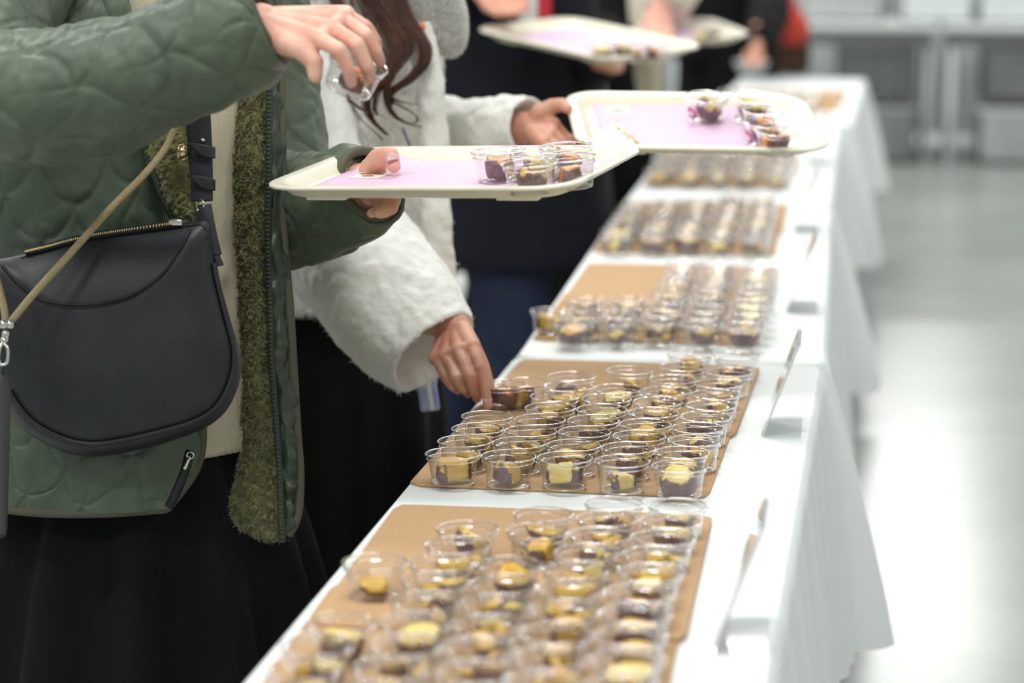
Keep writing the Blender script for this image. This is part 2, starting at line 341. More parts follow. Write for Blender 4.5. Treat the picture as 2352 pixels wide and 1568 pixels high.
# ================================================================= cork boards
def board_sheet(c, ex, ey, hx, hy, z, parent):
    P, s = rrect(hx, hy, .012, 72); Q = np.asarray(c) + P[:, :1] * ex + P[:, 1:] * ey
    G = np.array([np.concatenate([np.asarray(c) + (Q - np.asarray(c)) * k, np.full((72, 1), zz)], 1) for k, zz in ((.0, z + .003), (.97, z + .003), (.997, z + .003), (1, z + .0024), (1, z), (.97, z), (0, z))])
    return obj('cork_sheet', loft(G, False), M['cork'], parent)
BN = ['nearest cork board', 'second cork board', 'third cork board', 'fourth cork board', 'fifth cork board', 'farthest cork board']
BOARDS = [((-.305, 2.565), .0, .175, .75), ((-.305, 2.665), .035, .173, .755), ((-.276, 3.60), 0, .173, .755), ((-.2785, 4.52), 0, .172, .74), ((-.2705, 5.575), 0, .168, .73), ((-.165, 7.6), .033, .17, .75)]
for bi, ((bx, by), sl, hx, ln) in enumerate(BOARDS):
    ey = nrm([sl, 1]); ex = np.array([ey[1], -ey[0]]); sgn = -1 if bi == 0 else 1
    e = empty('cork_board', (bx, by, TH), 'two overlapping tan cork sheets holding cups, ' + BN[bi] + ' from the camera', 'cork board', 'cork boards under the cups')
    hl = .225; z0 = TH + .0015
    n0 = np.array([bx, by]) + ey * (sgn * ln if sgn < 0 else 0)
    board_sheet(n0 + ey * hl, ex, ey, hx, hl, z0, e)
    ey2 = nrm([sl + .004, 1]); ex2 = np.array([ey2[1], -ey2[0]])
    board_sheet(n0 + ey * (ln - hl) + ex * .007, ex2, ey2, hx, hl, z0 + .0031, e)
BZ = TH + .0015 + .0031 + .0031

# ================================================================= cups
D = .0645; CH = .034
def cup_mesh():
    R = D / 2
    pr = [(0, .0014), (.4 * R, .0014), (.66 * R, .0012), (.70 * R, .0004), (.745 * R, 0), (.775 * R, .0008), (.785 * R, .003), (.86 * R, .0262), (.866 * R, .0268), (.905 * R, .0272),
          (.92 * R, .0282), (.93 * R, .0318), (.95 * R, .0326)]
    bead = lambda rc, zc, a, b: [(rc + a * math.cos(t), zc + b * math.sin(t)) for t in np.linspace(0, 2 * math.pi, 9)]
    w = lathe(pr, 48); r1 = lathe(bead(.972 * R, .0331, .0009, .00085), 48); r2 = lathe(bead(.925 * R, .0276, .0006, .0005), 48); r3 = lathe(bead(.745 * R, .0006, .0011, .0005), 48)
    n = len(w[1]); V, Fc = join([w, r1, r2, r3]); me = make_mesh('plastic_cup', V, Fc); me.materials.append(M['cup']); me.materials.append(M['rim'])
    me.polygons.foreach_set('material_index', [0 if i < n else 1 for i in range(len(Fc))]); return me
CUP = cup_mesh()

def chunk(kind, seed, fm, sm):
    g = random.Random(seed); bm = bmesh.new(); bmesh.ops.create_icosphere(bm, subdivisions=3, radius=1)
    a = g.uniform(.0205, .0235)
    S = {0: (a, a * g.uniform(.82, .98), .034), 1: (.027, a * .78, .021), 2: (.030, .019, .019)}[kind]
    for v in bm.verts: v.co = Vector((v.co.x * S[0], v.co.y * S[1], v.co.z * S[2]))
    for f in bm.faces: f.material_index = 1
    def cut(p, n):
        geo = bm.verts[:] + bm.edges[:] + bm.faces[:]
        r = bmesh.ops.bisect_plane(bm, geom=geo, plane_co=p, plane_no=n, clear_outer=True, dist=1e-6)
        ed = [e for e in r['geom_cut'] if isinstance(e, bmesh.types.BMEdge)]
        rf = bmesh.ops.edgenet_fill(bm, edges=ed, mat_nr=0)
        for f in rf['faces']: f.material_index = 0
    if kind == 0:      # thick slice standing on its cut face, part of it sliced away
        h = g.uniform(.010, .0125); tl = g.uniform(-.25, .25)
        cut((0, 0, h), Vector((tl, g.uniform(-.3, .05), 1)).normalized()); cut((0, 0, -.011), (0, 0, -1))
        if g.random() < .6: an = g.uniform(0, 6.28); cut((math.cos(an) * .008, math.sin(an) * .008, 0), (math.cos(an), math.sin(an), .15))
    elif kind == 1:    # half round lying on its skin, flat flesh on top
        cut((0, 0, g.uniform(.003, .007)), Vector((g.uniform(-.2, .2), g.uniform(-.55, -.1), 1)).normalized()); cut((0, 0, -.0165), (0, 0, -1))
        if g.random() < .7: s = g.choice((-1, 1)); cut((s * g.uniform(.01, .018), 0, 0), Vector((s, g.uniform(-.3, .3), .1)).normalized())
    else:              # long wedge
        cut((0, 0, .002), Vector((.1, -.75, 1)).normalized()); cut((0, .001, 0), Vector((0, .9, .7)).normalized())
        cut((.018, 0, 0), (1, .2, .2))
    bmesh.ops.triangulate(bm, faces=[f for f in bm.faces if len(f.verts) > 4])
    big = [e for e in bm.edges if e.calc_length() > .006]
    bmesh.ops.subdivide_edges(bm, edges=big, cuts=2, use_grid_fill=True)
    bmesh.ops.triangulate(bm, faces=bm.faces[:]); [bmesh.ops.smooth_vert(bm, verts=bm.verts[:], factor=.5, use_axis_x=True, use_axis_y=True, use_axis_z=True) for _ in range(3)]
    bm.normal_update()
    V = np.array([v.co[:] for v in bm.verts]); N = np.array([v.normal[:] for v in bm.verts])
    V = V + N * (fbm(V * 160, seed) * .0016)[:, None]; bm.verts.index_update()
    Fa = [tuple(v.index for v in f.verts) for f in bm.faces]; mi = [f.material_index for f in bm.faces]; bm.free()
    V[:, 2] -= V[:, 2].min(); V[:, :2] -= (V[:, :2].max(0) + V[:, :2].min(0)) / 2
    r = np.linalg.norm(V[:, :2], axis=1).max(); lim = .0228
    if r > lim: V[:, :2] *= lim / r
    flesh = make_mesh('flesh', V, Fa); flesh.materials.append(fm)
    ctr = np.array([V[list(f)].mean(0) for f in Fa]); ns = fbm(ctr * 120, seed + 9)
    low = ctr[:, 2] / max(V[:, 2].max(), 1e-6)
    SF = [f for f, m, q, z in zip(Fa, mi, ns, low) if m == 1 and (z < .55 or q + (.62 - .8 * z) > -.02)]
    V2 = V + N * .0006; used = sorted({i for f in SF for i in f}); mp = {i: k for k, i in enumerate(used)}
    sk = make_mesh('skin', V2[used] if used else V2[:3], [tuple(mp[i] for i in f) for f in SF] if used else [(0, 1, 2)]); sk.materials.append(sm)
    return flesh, sk
CHUNKS = []
for i in range(10): CHUNKS.append(chunk(0, 100 + i, M['flesh'] if i % 3 else M['flesh2'], M['skin_p'] if i % 2 else M['skin_p2']))
for i in range(8): CHUNKS.append(chunk(1, 200 + i, M['flesh2'] if i % 2 else M['flesh'], M['skin_p'] if i % 3 else M['skin_p2']))
for i in range(6): CHUNKS.append(chunk(2, 300 + i, M['flesh2'], M['skin_p2'] if i % 2 else M['skin_p']))
ORANGE = [chunk(0, 401, M['flesh3'], M['skin_p']), chunk(1, 402, M['flesh3'], M['skin_p'])]
SMALL = [chunk(0, 501 + i, M['flesh'], M['skin_p']) for i in range(3)]

def put_chunk(ms, P, rz, tilt, label, group, scale=1.0, R=None, dz=.0017):
    o = bpy.data.objects.new('sweet_potato_chunk', ms[0]); col.objects.link(o)
    m = Matrix.Rotation(rz, 4, 'Z') @ Matrix.Rotation(tilt, 4, 'X') @ Matrix.Scale(scale, 4)
    base = Matrix.Identity(4) if R is None else Matrix([[*R[0], 0], [*R[1], 0], [*R[2], 0], [0, 0, 0, 1]])
    up = Vector((0, 0, 1)) if R is None else Vector((R[0][2], R[1][2], R[2][2]))
    lift = dz + .012 * abs(math.sin(tilt)) * scale
    o.matrix_world = Matrix.Translation(Vector(P) + up * lift) @ base @ m
    s = bpy.data.objects.new('skin', ms[1]); col.objects.link(s); s.parent = o
    return tag(o, label, 'sweet potato', group)
def put_cup(P, label, group, R=None):
    o = bpy.data.objects.new('plastic_cup', CUP); col.objects.link(o)
    base = Matrix.Identity(4) if R is None else Matrix([[*R[0], 0], [*R[1], 0], [*R[2], 0], [0, 0, 0, 1]])
    o.matrix_world = Matrix.Translation(Vector(P)) @ base; return tag(o, label, 'cup', group)
ORD = ['first', 'second', 'third', 'fourth', 'fifth', 'sixth', 'seventh', 'eighth', 'ninth', 'tenth', 'eleventh']

def relax(P, d, it=200):
    P = P.copy()
    for _ in range(it):
        dv = P[:, None] - P[None]; ds = np.linalg.norm(dv, axis=-1) + np.eye(len(P)); ov = np.clip(d - ds, 0, None) * (1 - np.eye(len(P)))
        if ov.max() < 1e-5: break
        P += (dv / ds[..., None] * ov[..., None] * .5).sum(1) * .6
    return P
z2 = lambda L: [(900 + x / 2.6133, 780 + y / 2.6133) for x, y in L]
z1 = lambda L: [(600 + x / 2.045, 1120 + y / 2.045) for x, y in L]
COLS = {
 0: [z1([(535, 345), (365, 640), (262, 740), (205, 830)]) + [(640, 1600), (600, 1660)],
     z1([(965, 195), (915, 275), (865, 345), (840, 440), (790, 530), (735, 620), (690, 730), (610, 840)]) + [(870, 1590)],
     z1([(1325, 120), (1300, 200), (1150, 365), (1135, 450), (1105, 545), (1070, 640), (1040, 750), (1000, 850)]) + [(1070, 1600)],
     z1([(1660, 70), (1620, 150), (1590, 220), (1530, 300), (1480, 380), (1440, 470), (1420, 570), (1400, 680), (1360, 790)]) + [(1250, 1570)],
     z1([(1955, 80), (1920, 160), (1890, 230), (1850, 310), (1830, 390), (1775, 490), (1750, 580), (1715, 690), (1700, 800)]) + [(1415, 1575)]],
 1: [z2([(366, 680), (441, 605), (517, 530), (571, 455)]) + [(1222, 878)],
     z2([(702, 695), (765, 615), (835, 545), (887, 475), (950, 405), (980, 335), (1035, 275), (1080, 215)]),
     z2([(1035, 705), (1098, 630), (1155, 545), (1207, 485), (1260, 415), (1290, 350), (1330, 290), (1430, 180)]),
     z2([(1380, 725), (1410, 645), (1485, 575), (1520, 505), (1570, 435), (1595, 370), (1650, 305), (1690, 235), (1745, 160), (1790, 85)]),
     z2([(1727, 755), (1738, 670), (1815, 605), (1835, 525), (1880, 460), (1915, 390), (1945, 325), (1960, 260), (2025, 190), (2068, 95)])]}
def grid_cols(front, nr, pitch, zr, sl=0):
    out = []
    for c, (x, y) in enumerate(front):
        p = onz(x, y, zr)[:2]; k = nr[c] if isinstance(nr, (list, tuple)) else nr
        out.append([p + np.array([sl, 1]) * pitch * r + np.array([random.uniform(-.004, .004), random.uniform(-.003, .003)]) for r in range(k)])
    return out
ZR = BZ + CH
WC = {0: [[onz(x, y, ZR)[:2] for x, y in c] for c in COLS[0]], 1: [[onz(x, y, ZR)[:2] for x, y in c] for c in COLS[1]],
      2: grid_cols([(1322, 740), (1423, 738), (1518, 737), (1612, 743), (1712, 748)], [4, 4, 10, 10, 10], .0675, ZR),
      3: grid_cols([(1416, 541), (1498, 539), (1576, 537), (1655, 541), (1733, 543)], [8, 9, 9, 10, 10], .0685, ZR),
      4: grid_cols([(1513, 392), (1578, 394), (1645, 396), (1715, 397), (1785, 398)], [8, 9, 9, 9, 9], .069, ZR),
      5: grid_cols([(1655, 236), (1703, 236), (1752, 236), (1800, 236), (1848, 236)], 8, .07, ZR, .033)}
WC[2][0].append(onz(1288, 712, ZR)[:2])
for bi, cols in WC.items():
    flat = np.array([p for c in cols for p in c]); pos = relax(flat, D * 1.004); k = 0
    order = 'row back' if bi else 'row from far end'
    for ci, c in enumerate(cols):
        for ri in range(len(c)):
            x, y = pos[k]; k += 1
            lab = f'{ORD[ci]} column from left, {ORD[ri]} {order}, {BN[bi]}'
            put_cup((x, y, BZ), 'clear cup, ' + lab, 'cups on the ' + BN[bi])
            g = random.Random(bi * 1000 + ci * 50 + ri); gl = 'sweet potato chunks on the ' + BN[bi]
            lab2 = lab
            r = g.random()
            if bi == 1 and ri == 0:
                ms = [CHUNKS[0], CHUNKS[3], CHUNKS[7], SMALL[0], CHUNKS[5]][ci]; sc_ = [1.02, .98, 1, .74, 1][ci]
                put_chunk(ms, (x, y, BZ), [0.4, 2.2, 3.6, 1, 5.1][ci], [.18, .1, .15, 0, .1][ci], 'purple-skinned chunk in cup, ' + lab2, gl, sc_)
            elif r < .55:
                ms = CHUNKS[g.randrange(0, 18)] if bi != 0 else CHUNKS[g.randrange(6, 24)]
                put_chunk(ms, (x, y, BZ), g.uniform(0, 6.28), g.uniform(-.2, .35), 'sole chunk in cup, ' + lab2, gl, g.uniform(.92, 1.04))
            else:
                a = g.uniform(0, 6.28); dx, dy = .0095 * math.cos(a), .0095 * math.sin(a)
                put_chunk(CHUNKS[g.randrange(0, 24)], (x + dx, y + dy, BZ), g.uniform(0, 6.28), g.uniform(.1, .5), 'larger chunk in cup, ' + lab2, gl, .68)
                put_chunk(CHUNKS[g.randrange(8, 24)], (x - dx * 1.15, y - dy * 1.15, BZ), g.uniform(0, 6.28), g.uniform(-.5, .3), 'smaller chunk in cup, ' + lab2, gl, .55)

# ================================================================= acrylic card stands along the right edge
def stand(px, py, where):
    B = onz(px, py, TH + .0015); x, y = B[:2]; z = TH + .0016
    e = empty('card_stand', (x, y, z), 'clear acrylic card stand ' + where, 'card stand', 'card stands')
    obj('base', rbox((x, y, z + .0015), (.050, .115, .003), .001), M['acrylic'], e, smooth=False)
    ln = math.radians(20); ux = np.array([math.sin(ln), 0, math.cos(ln)]); nx = np.array([math.cos(ln), 0, -math.sin(ln)]); R = np.stack([nx, [0, 1, 0], ux], 1)
    H = .125; b0 = np.array([x - .023, y, z + .002])
    for s in (-1, 1): obj('clear_panel', rbox(b0 + ux * H / 2 + nx * s * .0017, (.0016, .112, H), .0006, R), M['acrylic'], e, smooth=False)
    obj('card', box(b0 + ux * H * .5, (.0008, .104, H * .92), R), M['paper'], e, smooth=False)
    obj('card_edge', rbox(b0 + ux * H * .985, (.0050, .112, .003), .001, R), M['acrylic'], e, smooth=False)
stand(1702, 1462, 'nearest to the camera beside the nearest cork board'); stand(1796, 984, 'beside the right edge of the second cork board')
stand(1842, 706, 'beside the third cork board'); stand(1853, 527, 'beside the fourth cork board'); stand(1880, 372, 'beside the fifth cork board')
# ================================================================= trays with paper, cups and chunks
def tray_frame(c, X, N):
    N = nrm(N); X = nrm(np.asarray(X) - N * np.dot(X, N)); Y = np.cross(N, X); return np.asarray(c, float), np.stack([X, Y, N], 1)
def build_tray(c, X, N, w, h, label):
    c, R = tray_frame(c, X, N); L = lambda p: np.asarray(p) @ R.T + c
    n = 120; rows = []
    for ins, z in ((.075, 0), (.036, 0), (.029, .0006), (.026, .003), (.017, .0135), (.014, .0148), (.003, .0158), (.0005, .0148), (0, .0125), (.0012, .0112), (.006, .0118), (.012, .0118), (.021, .001), (.03, -.0022), (.075, -.0024)):
        P, s = rrect(w / 2 - ins, h / 2 - ins, max(.052 - ins * .6, .02), n); rows.append(np.concatenate([P, np.full((n, 1), z)], 1))
    # shallow scallop along the outer rim of each long side
    G = np.array(rows); V, Fc = loft(G, False)
    nv = len(rows); V = np.concatenate([V, [(0, 0, 0), (0, 0, -.0024)]])
    Fc += [(nv * n, i, (i + 1) % n) for i in range(n)][::1] + [(nv * n + 1, (nv - 1) * n + (i + 1) % n, (nv - 1) * n + i) for i in range(n)]
    e = empty('serving_tray', c, label, 'tray', 'cream serving trays'); obj('tray_body', (L(V), Fc), M['tray'], e)
    for sx in (-1, 1):
        for sy in (-1, 1): obj('stacking_foot', (lambda q: (L(q[0]), q[1]))(rbox((sx * (w / 2 - .075), sy * (h / 2 - .038), -.0035), (.05, .012, .004), .0018)), M['tray'], e)
    return c, R, L
def paper(L, x0, x1, y0, y1, label, lift=None, rot=0):
    G = np.array([[(x0 + (x1 - x0) * i / 24, y0 + (y1 - y0) * j / 24) for i in range(25)] for j in range(25)])
    ca, sa = math.cos(rot), math.sin(rot); m = G.mean((0, 1)); Gr = (G - m) @ np.array([[ca, -sa], [sa, ca]]).T + m
    z = .0010 + .0012 * (fbm(np.concatenate([Gr * 22, Gr[..., :1] * 0], -1), 5) + .5)
    if lift is not None:
        for (lx, ly), rad, hh in lift: d = np.hypot(Gr[..., 0] - lx, Gr[..., 1] - ly); z = z + hh * np.clip(1 - d / rad, 0, 1) ** 1.5
    P = np.concatenate([Gr, z[..., None]], -1)
    return P, label
def put_paper(L, R, P, label):
    e = empty('paper_placemat', L(P[0, 0]), label, 'placemat', 'pink paper placemats')
    obj('sheet', sheet(L(P)[::-1], .0004), M['pink'], e); return e
def sticker(L, e, P, ci, cj, half=.021, asp=.85):
    """small white sticker with two rows of printed potatoes, lying on the paper grid near (ci,cj)"""
    def samp(u, v):
        u, v = np.clip(u, 0, 23.999), np.clip(v, 0, 23.999); i, j = int(u), int(v); fu, fv = u - i, v - j
        return P[j, i] * (1 - fu) * (1 - fv) + P[j, i + 1] * fu * (1 - fv) + P[j + 1, i] * (1 - fu) * fv + P[j + 1, i + 1] * fu * fv
    su = (np.linalg.norm(P[0, -1] - P[0, 0])) / 24; sv = np.linalg.norm(P[-1, 0] - P[0, 0]) / 24
    up = np.array([0, 0, .0007])
    G = np.array([[samp(ci + a / su, cj + b / sv) + up for a in np.linspace(-half, half, 7)] for b in np.linspace(half * asp, -half * asp, 7)])
    st = obj('sticker', sheet(L(G), .0003), M['sticker'], e, label='white sticker with small pictures')
    for a, b, l in ((-.008, .006, .009), (.007, .006, .008), (-.001, -.006, .008)):
        Q = np.array([[samp(ci + (a + l * r * math.cos(t)) / su, cj + (b + l * .42 * r * math.sin(t)) / sv) + up * 2 for t in np.linspace(0, 2 * math.pi, 13)] for r in (.05, .6, 1)])
        obj('printed_potato', sheet(L(Q)[:, ::-1], .0002), M['print_o'], st)
def tray_cups(c, R, L, cups, who):
    N = R[:, 2]; out = []
    for px, py, ms, rz, tl, scl, lab, dot in cups:
        P = onplane(px, py, c + N * (CH + .003), N) - N * CH
        o = put_cup(P, f'clear plastic cup on the {who}, {lab}', 'cups on the ' + who, R)
        if ms is not None: put_chunk(ms, P, rz, tl, f'sweet potato chunk in the cup on the {who}, {lab}', 'chunks on the ' + who, scl, R)
        if dot is not None:
            dx, dy = math.cos(dot), math.sin(dot); r = D / 2 * .80; zz = .013
            th = np.linspace(0, 2 * math.pi, 25); rows = []
            for rr in (.0001, .0045, .0095):
                tt = np.cos(th) * rr / r; rows.append(np.stack([(r + .0006 + .004 * (np.sin(th) * rr) / .01) * np.cos(dot + tt), (r + .0006 + .004 * (np.sin(th) * rr) / .01) * np.sin(dot + tt), zz + np.sin(th) * rr], -1))
            G = np.array(rows)
            s = link('sticker', make_mesh('sticker', *sheet(G, .0003)), M['magenta'], o, label='round magenta sticker'); s.matrix_parent_inverse = Matrix()
            G2 = np.array([G[0], G[0] * .45 + G[1] * .55, G[1] * .9 + G[0] * .1]); ctr = np.array([math.cos(dot), math.sin(dot), 0]) * .0006
            link('print', make_mesh('print', *sheet(G2 + ctr, .0002)), M['sticker'], s, label='white motif').matrix_parent_inverse = Matrix()
        out.append(P)
    return out
# tray held by the person in green
cA, RA, LA = build_tray((-.435, 2.77, 1.047), (.97, -.24, .044), (-.059, -.056, .997), .385, .285, 'cream plastic tray held out by the person in the green coat')
PA, _ = paper(LA, -.158, .160, -.105, .108, '', lift=[((-.15, .12), .075, .018)])
eA = put_paper(LA, RA, PA, 'pink paper on the green-coated person\'s tray, corner lifted under the thumb'); sticker(LA, eA, PA, 3.2, 13.0)
tray_cups(cA, RA, LA, [(1145, 345, ORANGE[0], .4, .1, .95, 'back left of the cups', None), (1300, 334, ORANGE[1], 2.0, .2, .95, 'at the back right', None), (1228, 345, SMALL[0], 1, .2, .9, 'in the middle', None),
                       (1216, 373, CHUNKS[11], 2.6, .3, .92, 'at the very front', None), (1306, 360, ORANGE[0], 4.0, .2, .8, 'at the front right', None)], "green-coated person's tray")
# tray held by the person in white fur
cB, RB, LB = build_tray((-.202, 3.50, 1.037), (.982, .19, -.017), (.06, -.20, .977), .362, .272, 'cream plastic tray held by the person in the white fur coat')
PB, _ = paper(LB, -.138, .125, -.105, .112, '')
eB = put_paper(LB, RB, PB, 'pink paper on the white-coated person\'s tray, flat with a square sticker'); sticker(LB, eB, PB, 3.2, 20.3, .019, 1.05)
tray_cups(cB, RB, LB, [(1622, 222, CHUNKS[5], 1.2, .5, .95, 'back left, standing apart', math.radians(215)), (1729, 224, CHUNKS[4], 2, .2, .9, 'back right', None), (1754, 250, ORANGE[1], 1, .2, .75, 'second in the right row', math.radians(200)),
                       (1760, 279, CHUNKS[12], 3, .2, .85, 'third in the right row', math.radians(200)), (1785, 297, ORANGE[1], 3.4, .1, 1.0, 'front right corner', None)], "white-coated person's tray")
# wrapped pick on that tray
e = empty('wrapped_pick', LB((-.03, -.06, .003)), 'wooden pick in a crumpled clear film packet on the tray', 'wrapped pick')
a, b = onplane(1408, 282, cB + RB[:, 2] * .006, RB[:, 2]), onplane(1478, 338, cB + RB[:, 2] * .006, RB[:, 2])
obj('wooden_pick', tube([a, a * .5 + b * .5, b], .0021, 6, 8), M['wood'], e)
q = [onplane(x, y, cB + RB[:, 2] * .004, RB[:, 2]) for x, y in ((1380, 300), (1412, 276), (1482, 342), (1368, 338))]
G = cr2(np.array([[q[0], q[1]], [q[3], q[2]]]), 26, 26)
def crumple(G, u, v): return .0022 + .005 * fbm(G * 110, 11)
obj('film_packet', sheet(G[::-1], .0006, lambda G, u, v: crumple(G, u, v)), M['film'], e)
# tray of the person in navy, and the one beyond
cC, RC, LC = build_tray((-.485, 4.76, 1.08), (.78, -.615, -.116), (.06, -.111, .992), .385, .285, 'cream plastic tray held by the person in navy, out of focus')
PC, _ = paper(LC, -.14, .15, -.105, .105, ''); put_paper(LC, RC, PC, 'pink paper on the navy-dressed person\'s tray')
tray_cups(cC, RC, LC, [(1385, 98, CHUNKS[10], 1, .2, .95, 'leftmost', None), (1425, 92, CHUNKS[13], 2, .3, .95, 'second from left', None), (1462, 98, CHUNKS[2], 3, .1, .9, 'third from left', None), (1500, 96, ORANGE[0], 1, .2, .8, 'rightmost', None)], "navy-dressed person's tray")
cD, RD, LD = build_tray(at(1512, 90, 5.85), (.90, .42, .055), (-.03, -.12, .99), .385, .285, 'cream plastic tray behind, held by the person in the cream coat')
PD, _ = paper(LD, -.14, .15, -.105, .105, ''); put_paper(LD, RD, PD, 'pink paper on the cream-coated person\'s tray')
tray_cups(cD, RD, LD, [(1606, 66, CHUNKS[10], 1, .2, .95, 'left', None), (1632, 62, CHUNKS[13], 2, .3, .95, 'right', None)], "cream-coated person's tray")
# ================================================================= hands and bodies
FR = [.0088, .0081, .0072, .0060]
def W3(L): return [at(*p) for p in L]
def hand_parts(wrist, elbow, fingers, thumb, k=1.0, palm=None, wr=.021):
    """wrist/elbow points; fingers = four chains (MCP, PIP, DIP, tip); thumb = chain from the side of the palm"""
    ps = [capsule(elbow, wrist, .034 * k, wr * k)]
    m = [np.asarray(f[0]) for f in fingers]; w = np.asarray(wrist)
    ax = nrm(m[0] - m[-1]); cen = np.mean(m, 0); T = nrm(cen - w)
    roots = [w + ax * s * .0115 * k + T * .012 * k for s in (1, .33, -.33, -1)]
    for r, q in zip(roots, m): ps.append(capsule(r, q, .0145 * k, .0108 * k))
    for a, b in zip(m[:-1], m[1:]): ps.append(capsule(a, b, .0098 * k, .0098 * k))
    for i, f in enumerate(fingers):
        s = k * (1.0, 1.03, .98, .86)[i]
        for j in range(len(f) - 1): ps.append(capsule(f[j], f[j + 1], FR[j] * s, FR[j + 1] * s))
    tr = [.0150, .0115, .0098, .0078]
    th = [np.asarray(p) for p in thumb]
    for j in range(len(th) - 1): ps.append(capsule(th[j], th[j + 1], tr[j] * k, tr[j + 1] * k))
    ps.append(capsule(w, th[0], .016 * k, .0155 * k)); ps.append(capsule(th[0], m[0], .0125 * k, .0095 * k))
    return ps
def nail(tip, base, nor, k=1.0, w=.0062, l=.0085, off=.0062):
    """nail plate lying on the back of a fingertip"""
    T = nrm(np.asarray(tip) - base); N = nrm(np.asarray(nor) - T * np.dot(nor, T)); B = np.cross(T, N)
    u = np.linspace(-1, 1, 9); v = np.linspace(0, 1, 9); c = np.asarray(tip) - T * .0062 * k + N * off
    G = np.array([[c + T * (l * k * (vv - .5) * (1 - .28 * uu * uu)) + B * w * k * uu * (1 - .12 * (2 * vv - 1) ** 2) - N * .0032 * k * uu * uu - N * .0012 * k * (vv - .45) ** 2 for uu in u] for vv in v])
    V, Fc = sheet(G, .0007); return V, Fc
def body_parts(pel, neck, shL, shR, elL, wrL, elR, wrR, hip=.1, feet=None, k=1.0, face=(0, 1, 0)):
    """coarse continuous body under the clothes: trunk, neck, head with nose and ears, arms to the wrist, legs and feet"""
    pel, neck = np.asarray(pel), np.asarray(neck); up = nrm(neck - pel); f = nrm(face); s = np.cross(f, [0, 0, 1.0])
    ch = pel * .35 + neck * .65
    ps = [capsule(pel, ch, .115 * k, .115 * k), capsule(ch, neck, .11 * k, .055 * k), capsule(shL, shR, .05 * k, .05 * k), capsule(pel - s * .06, pel + s * .06, .105 * k, .105 * k)]
    hd = neck + np.array([0, 0, .155 * k]) + f * .02
    ps += [capsule(neck, hd, .048 * k, .05 * k), ellipsoid(hd, (.073 * k, .073 * k, .095 * k)), ellipsoid(hd + f * .02 + np.array([0, 0, -.05]), (.05, .05, .05)), capsule(hd + f * .078 + np.array([0, 0, .005]), hd + f * .094 + np.array([0, 0, -.022]), .008, .012),
           ellipsoid(hd + s * .074, (.012, .018, .028)), ellipsoid(hd - s * .074, (.012, .018, .028)), capsule(hd + f * .075 - s * .018 + [0, 0, -.045], hd + f * .075 + s * .018 + [0, 0, -.045], .008, .008)]
    for a, b, c in ((shL, elL, wrL), (shR, elR, wrR)): ps += [capsule(a, b, .046 * k, .036 * k), capsule(b, c, .037 * k, .024 * k)]
    if feet is None: feet = [pel * [1, 1, 0] + s * q * .11 + [0, 0, .05] for q in (-1, 1)]
    feet = sorted(feet, key=lambda t: np.dot(np.asarray(t) - pel, s))
    for q, ft in zip((-1, 1), feet):
        h = pel + s * q * .085 - [0, 0, .05]; kn = (h + ft) / 2 + f * .02
        ps += [capsule(h, kn, .078 * k, .052 * k), capsule(kn, ft, .05 * k, .034 * k), capsule(ft + [0, 0, -.012], ft + f * .14 + [0, 0, -.022], .036, .026)]
    return ps
def trousers(pel, face, feet, r=(.108, .082, .07)):
    pel = np.asarray(pel, float); f = nrm(face); s = np.cross(f, [0, 0, 1.0]); ps = [capsule(pel - s * .06 + [0, 0, .05], pel + s * .06 + [0, 0, .05], .125, .125)]
    for q, ft in zip((-1, 1), sorted(feet, key=lambda t: np.dot(np.asarray(t) - pel, s))):
        h = pel + s * q * .085 - [0, 0, .05]; kn = (h + ft) / 2 + f * .02; ps += [capsule(h, kn, r[0], r[1]), capsule(kn, ft + np.array([0, 0, .06]), r[1], r[2])]
    return remesh(join(ps), .013, 4)
def person_body(parent, coarse, hands, m, vox=.0016):
    b = remesh(join(coarse), .011, 6); hs = [remesh(join(h), vox, 4, .5) for h in hands]
    return obj('body', join([b] + hs), m, parent)

# quilting: two families of waves leave onion-shaped puffs between stitch lines
def quilt(amp=.006, w=.10, s=.062, seed=0, wr=.006, ds=.03):
    def f(G, u, v):
        n1 = fbm(G * 7, seed) * ds; n2 = fbm(G * 8 + 5, seed + 2) * ds; uu, vv = u + n1, v + n2
        k = vv / s; best = None          # rows of overlapping scallops, every second row shifted by half
        for off in (-2, -1, 0, 1, 2):
            row = np.floor(k) + off; t = uu / w + .5 * (row % 2); t = 2 * (t - np.floor(t) - .5)
            q = np.sqrt(np.clip(1 - .96 * t * t, .0, 1)); line = row + 1.25 * q; slope = 1.25 * s * .96 * np.abs(t) / np.clip(q, .15, 1) / (w / 2)
            d = np.abs(k - line) * s / np.sqrt(1 + slope ** 2); best = d if best is None else np.minimum(best, d)
        puff = np.clip(best / .013, 0, 1); puff = np.sqrt(1 - (1 - puff) ** 2)
        return amp * puff + wr * fbm(G * np.array([16, 16, 9]), seed + 4) + .004 * np.abs(fbm(G * 34, seed + 7))
    return f
def sherpa(G, u, v):
    q = G * np.array([170, 170, 95]); return .002 + .011 * np.abs(fbm(q + .8 * fbm(G * 60, 3)[..., None] * 4, 21, 2)) + .005 * fbm(G * 45, 8)
def ring(C, al, a, b, th, z):
    f = np.array([math.sin(al), -math.cos(al)]); l = np.array([math.cos(al), math.sin(al)])      # forward / her left, in camera right-depth axes
    rd = np.outer(b * np.cos(th), f) + np.outer(a * np.sin(th), l); P = C[:2] + rd[:, :1] * RT[:2] + rd[:, 1:] * FH[:2]
    return np.concatenate([P, np.full((len(th), 1), z)], 1)
def zat(py, Z): return at(CX, py, Z)[2]

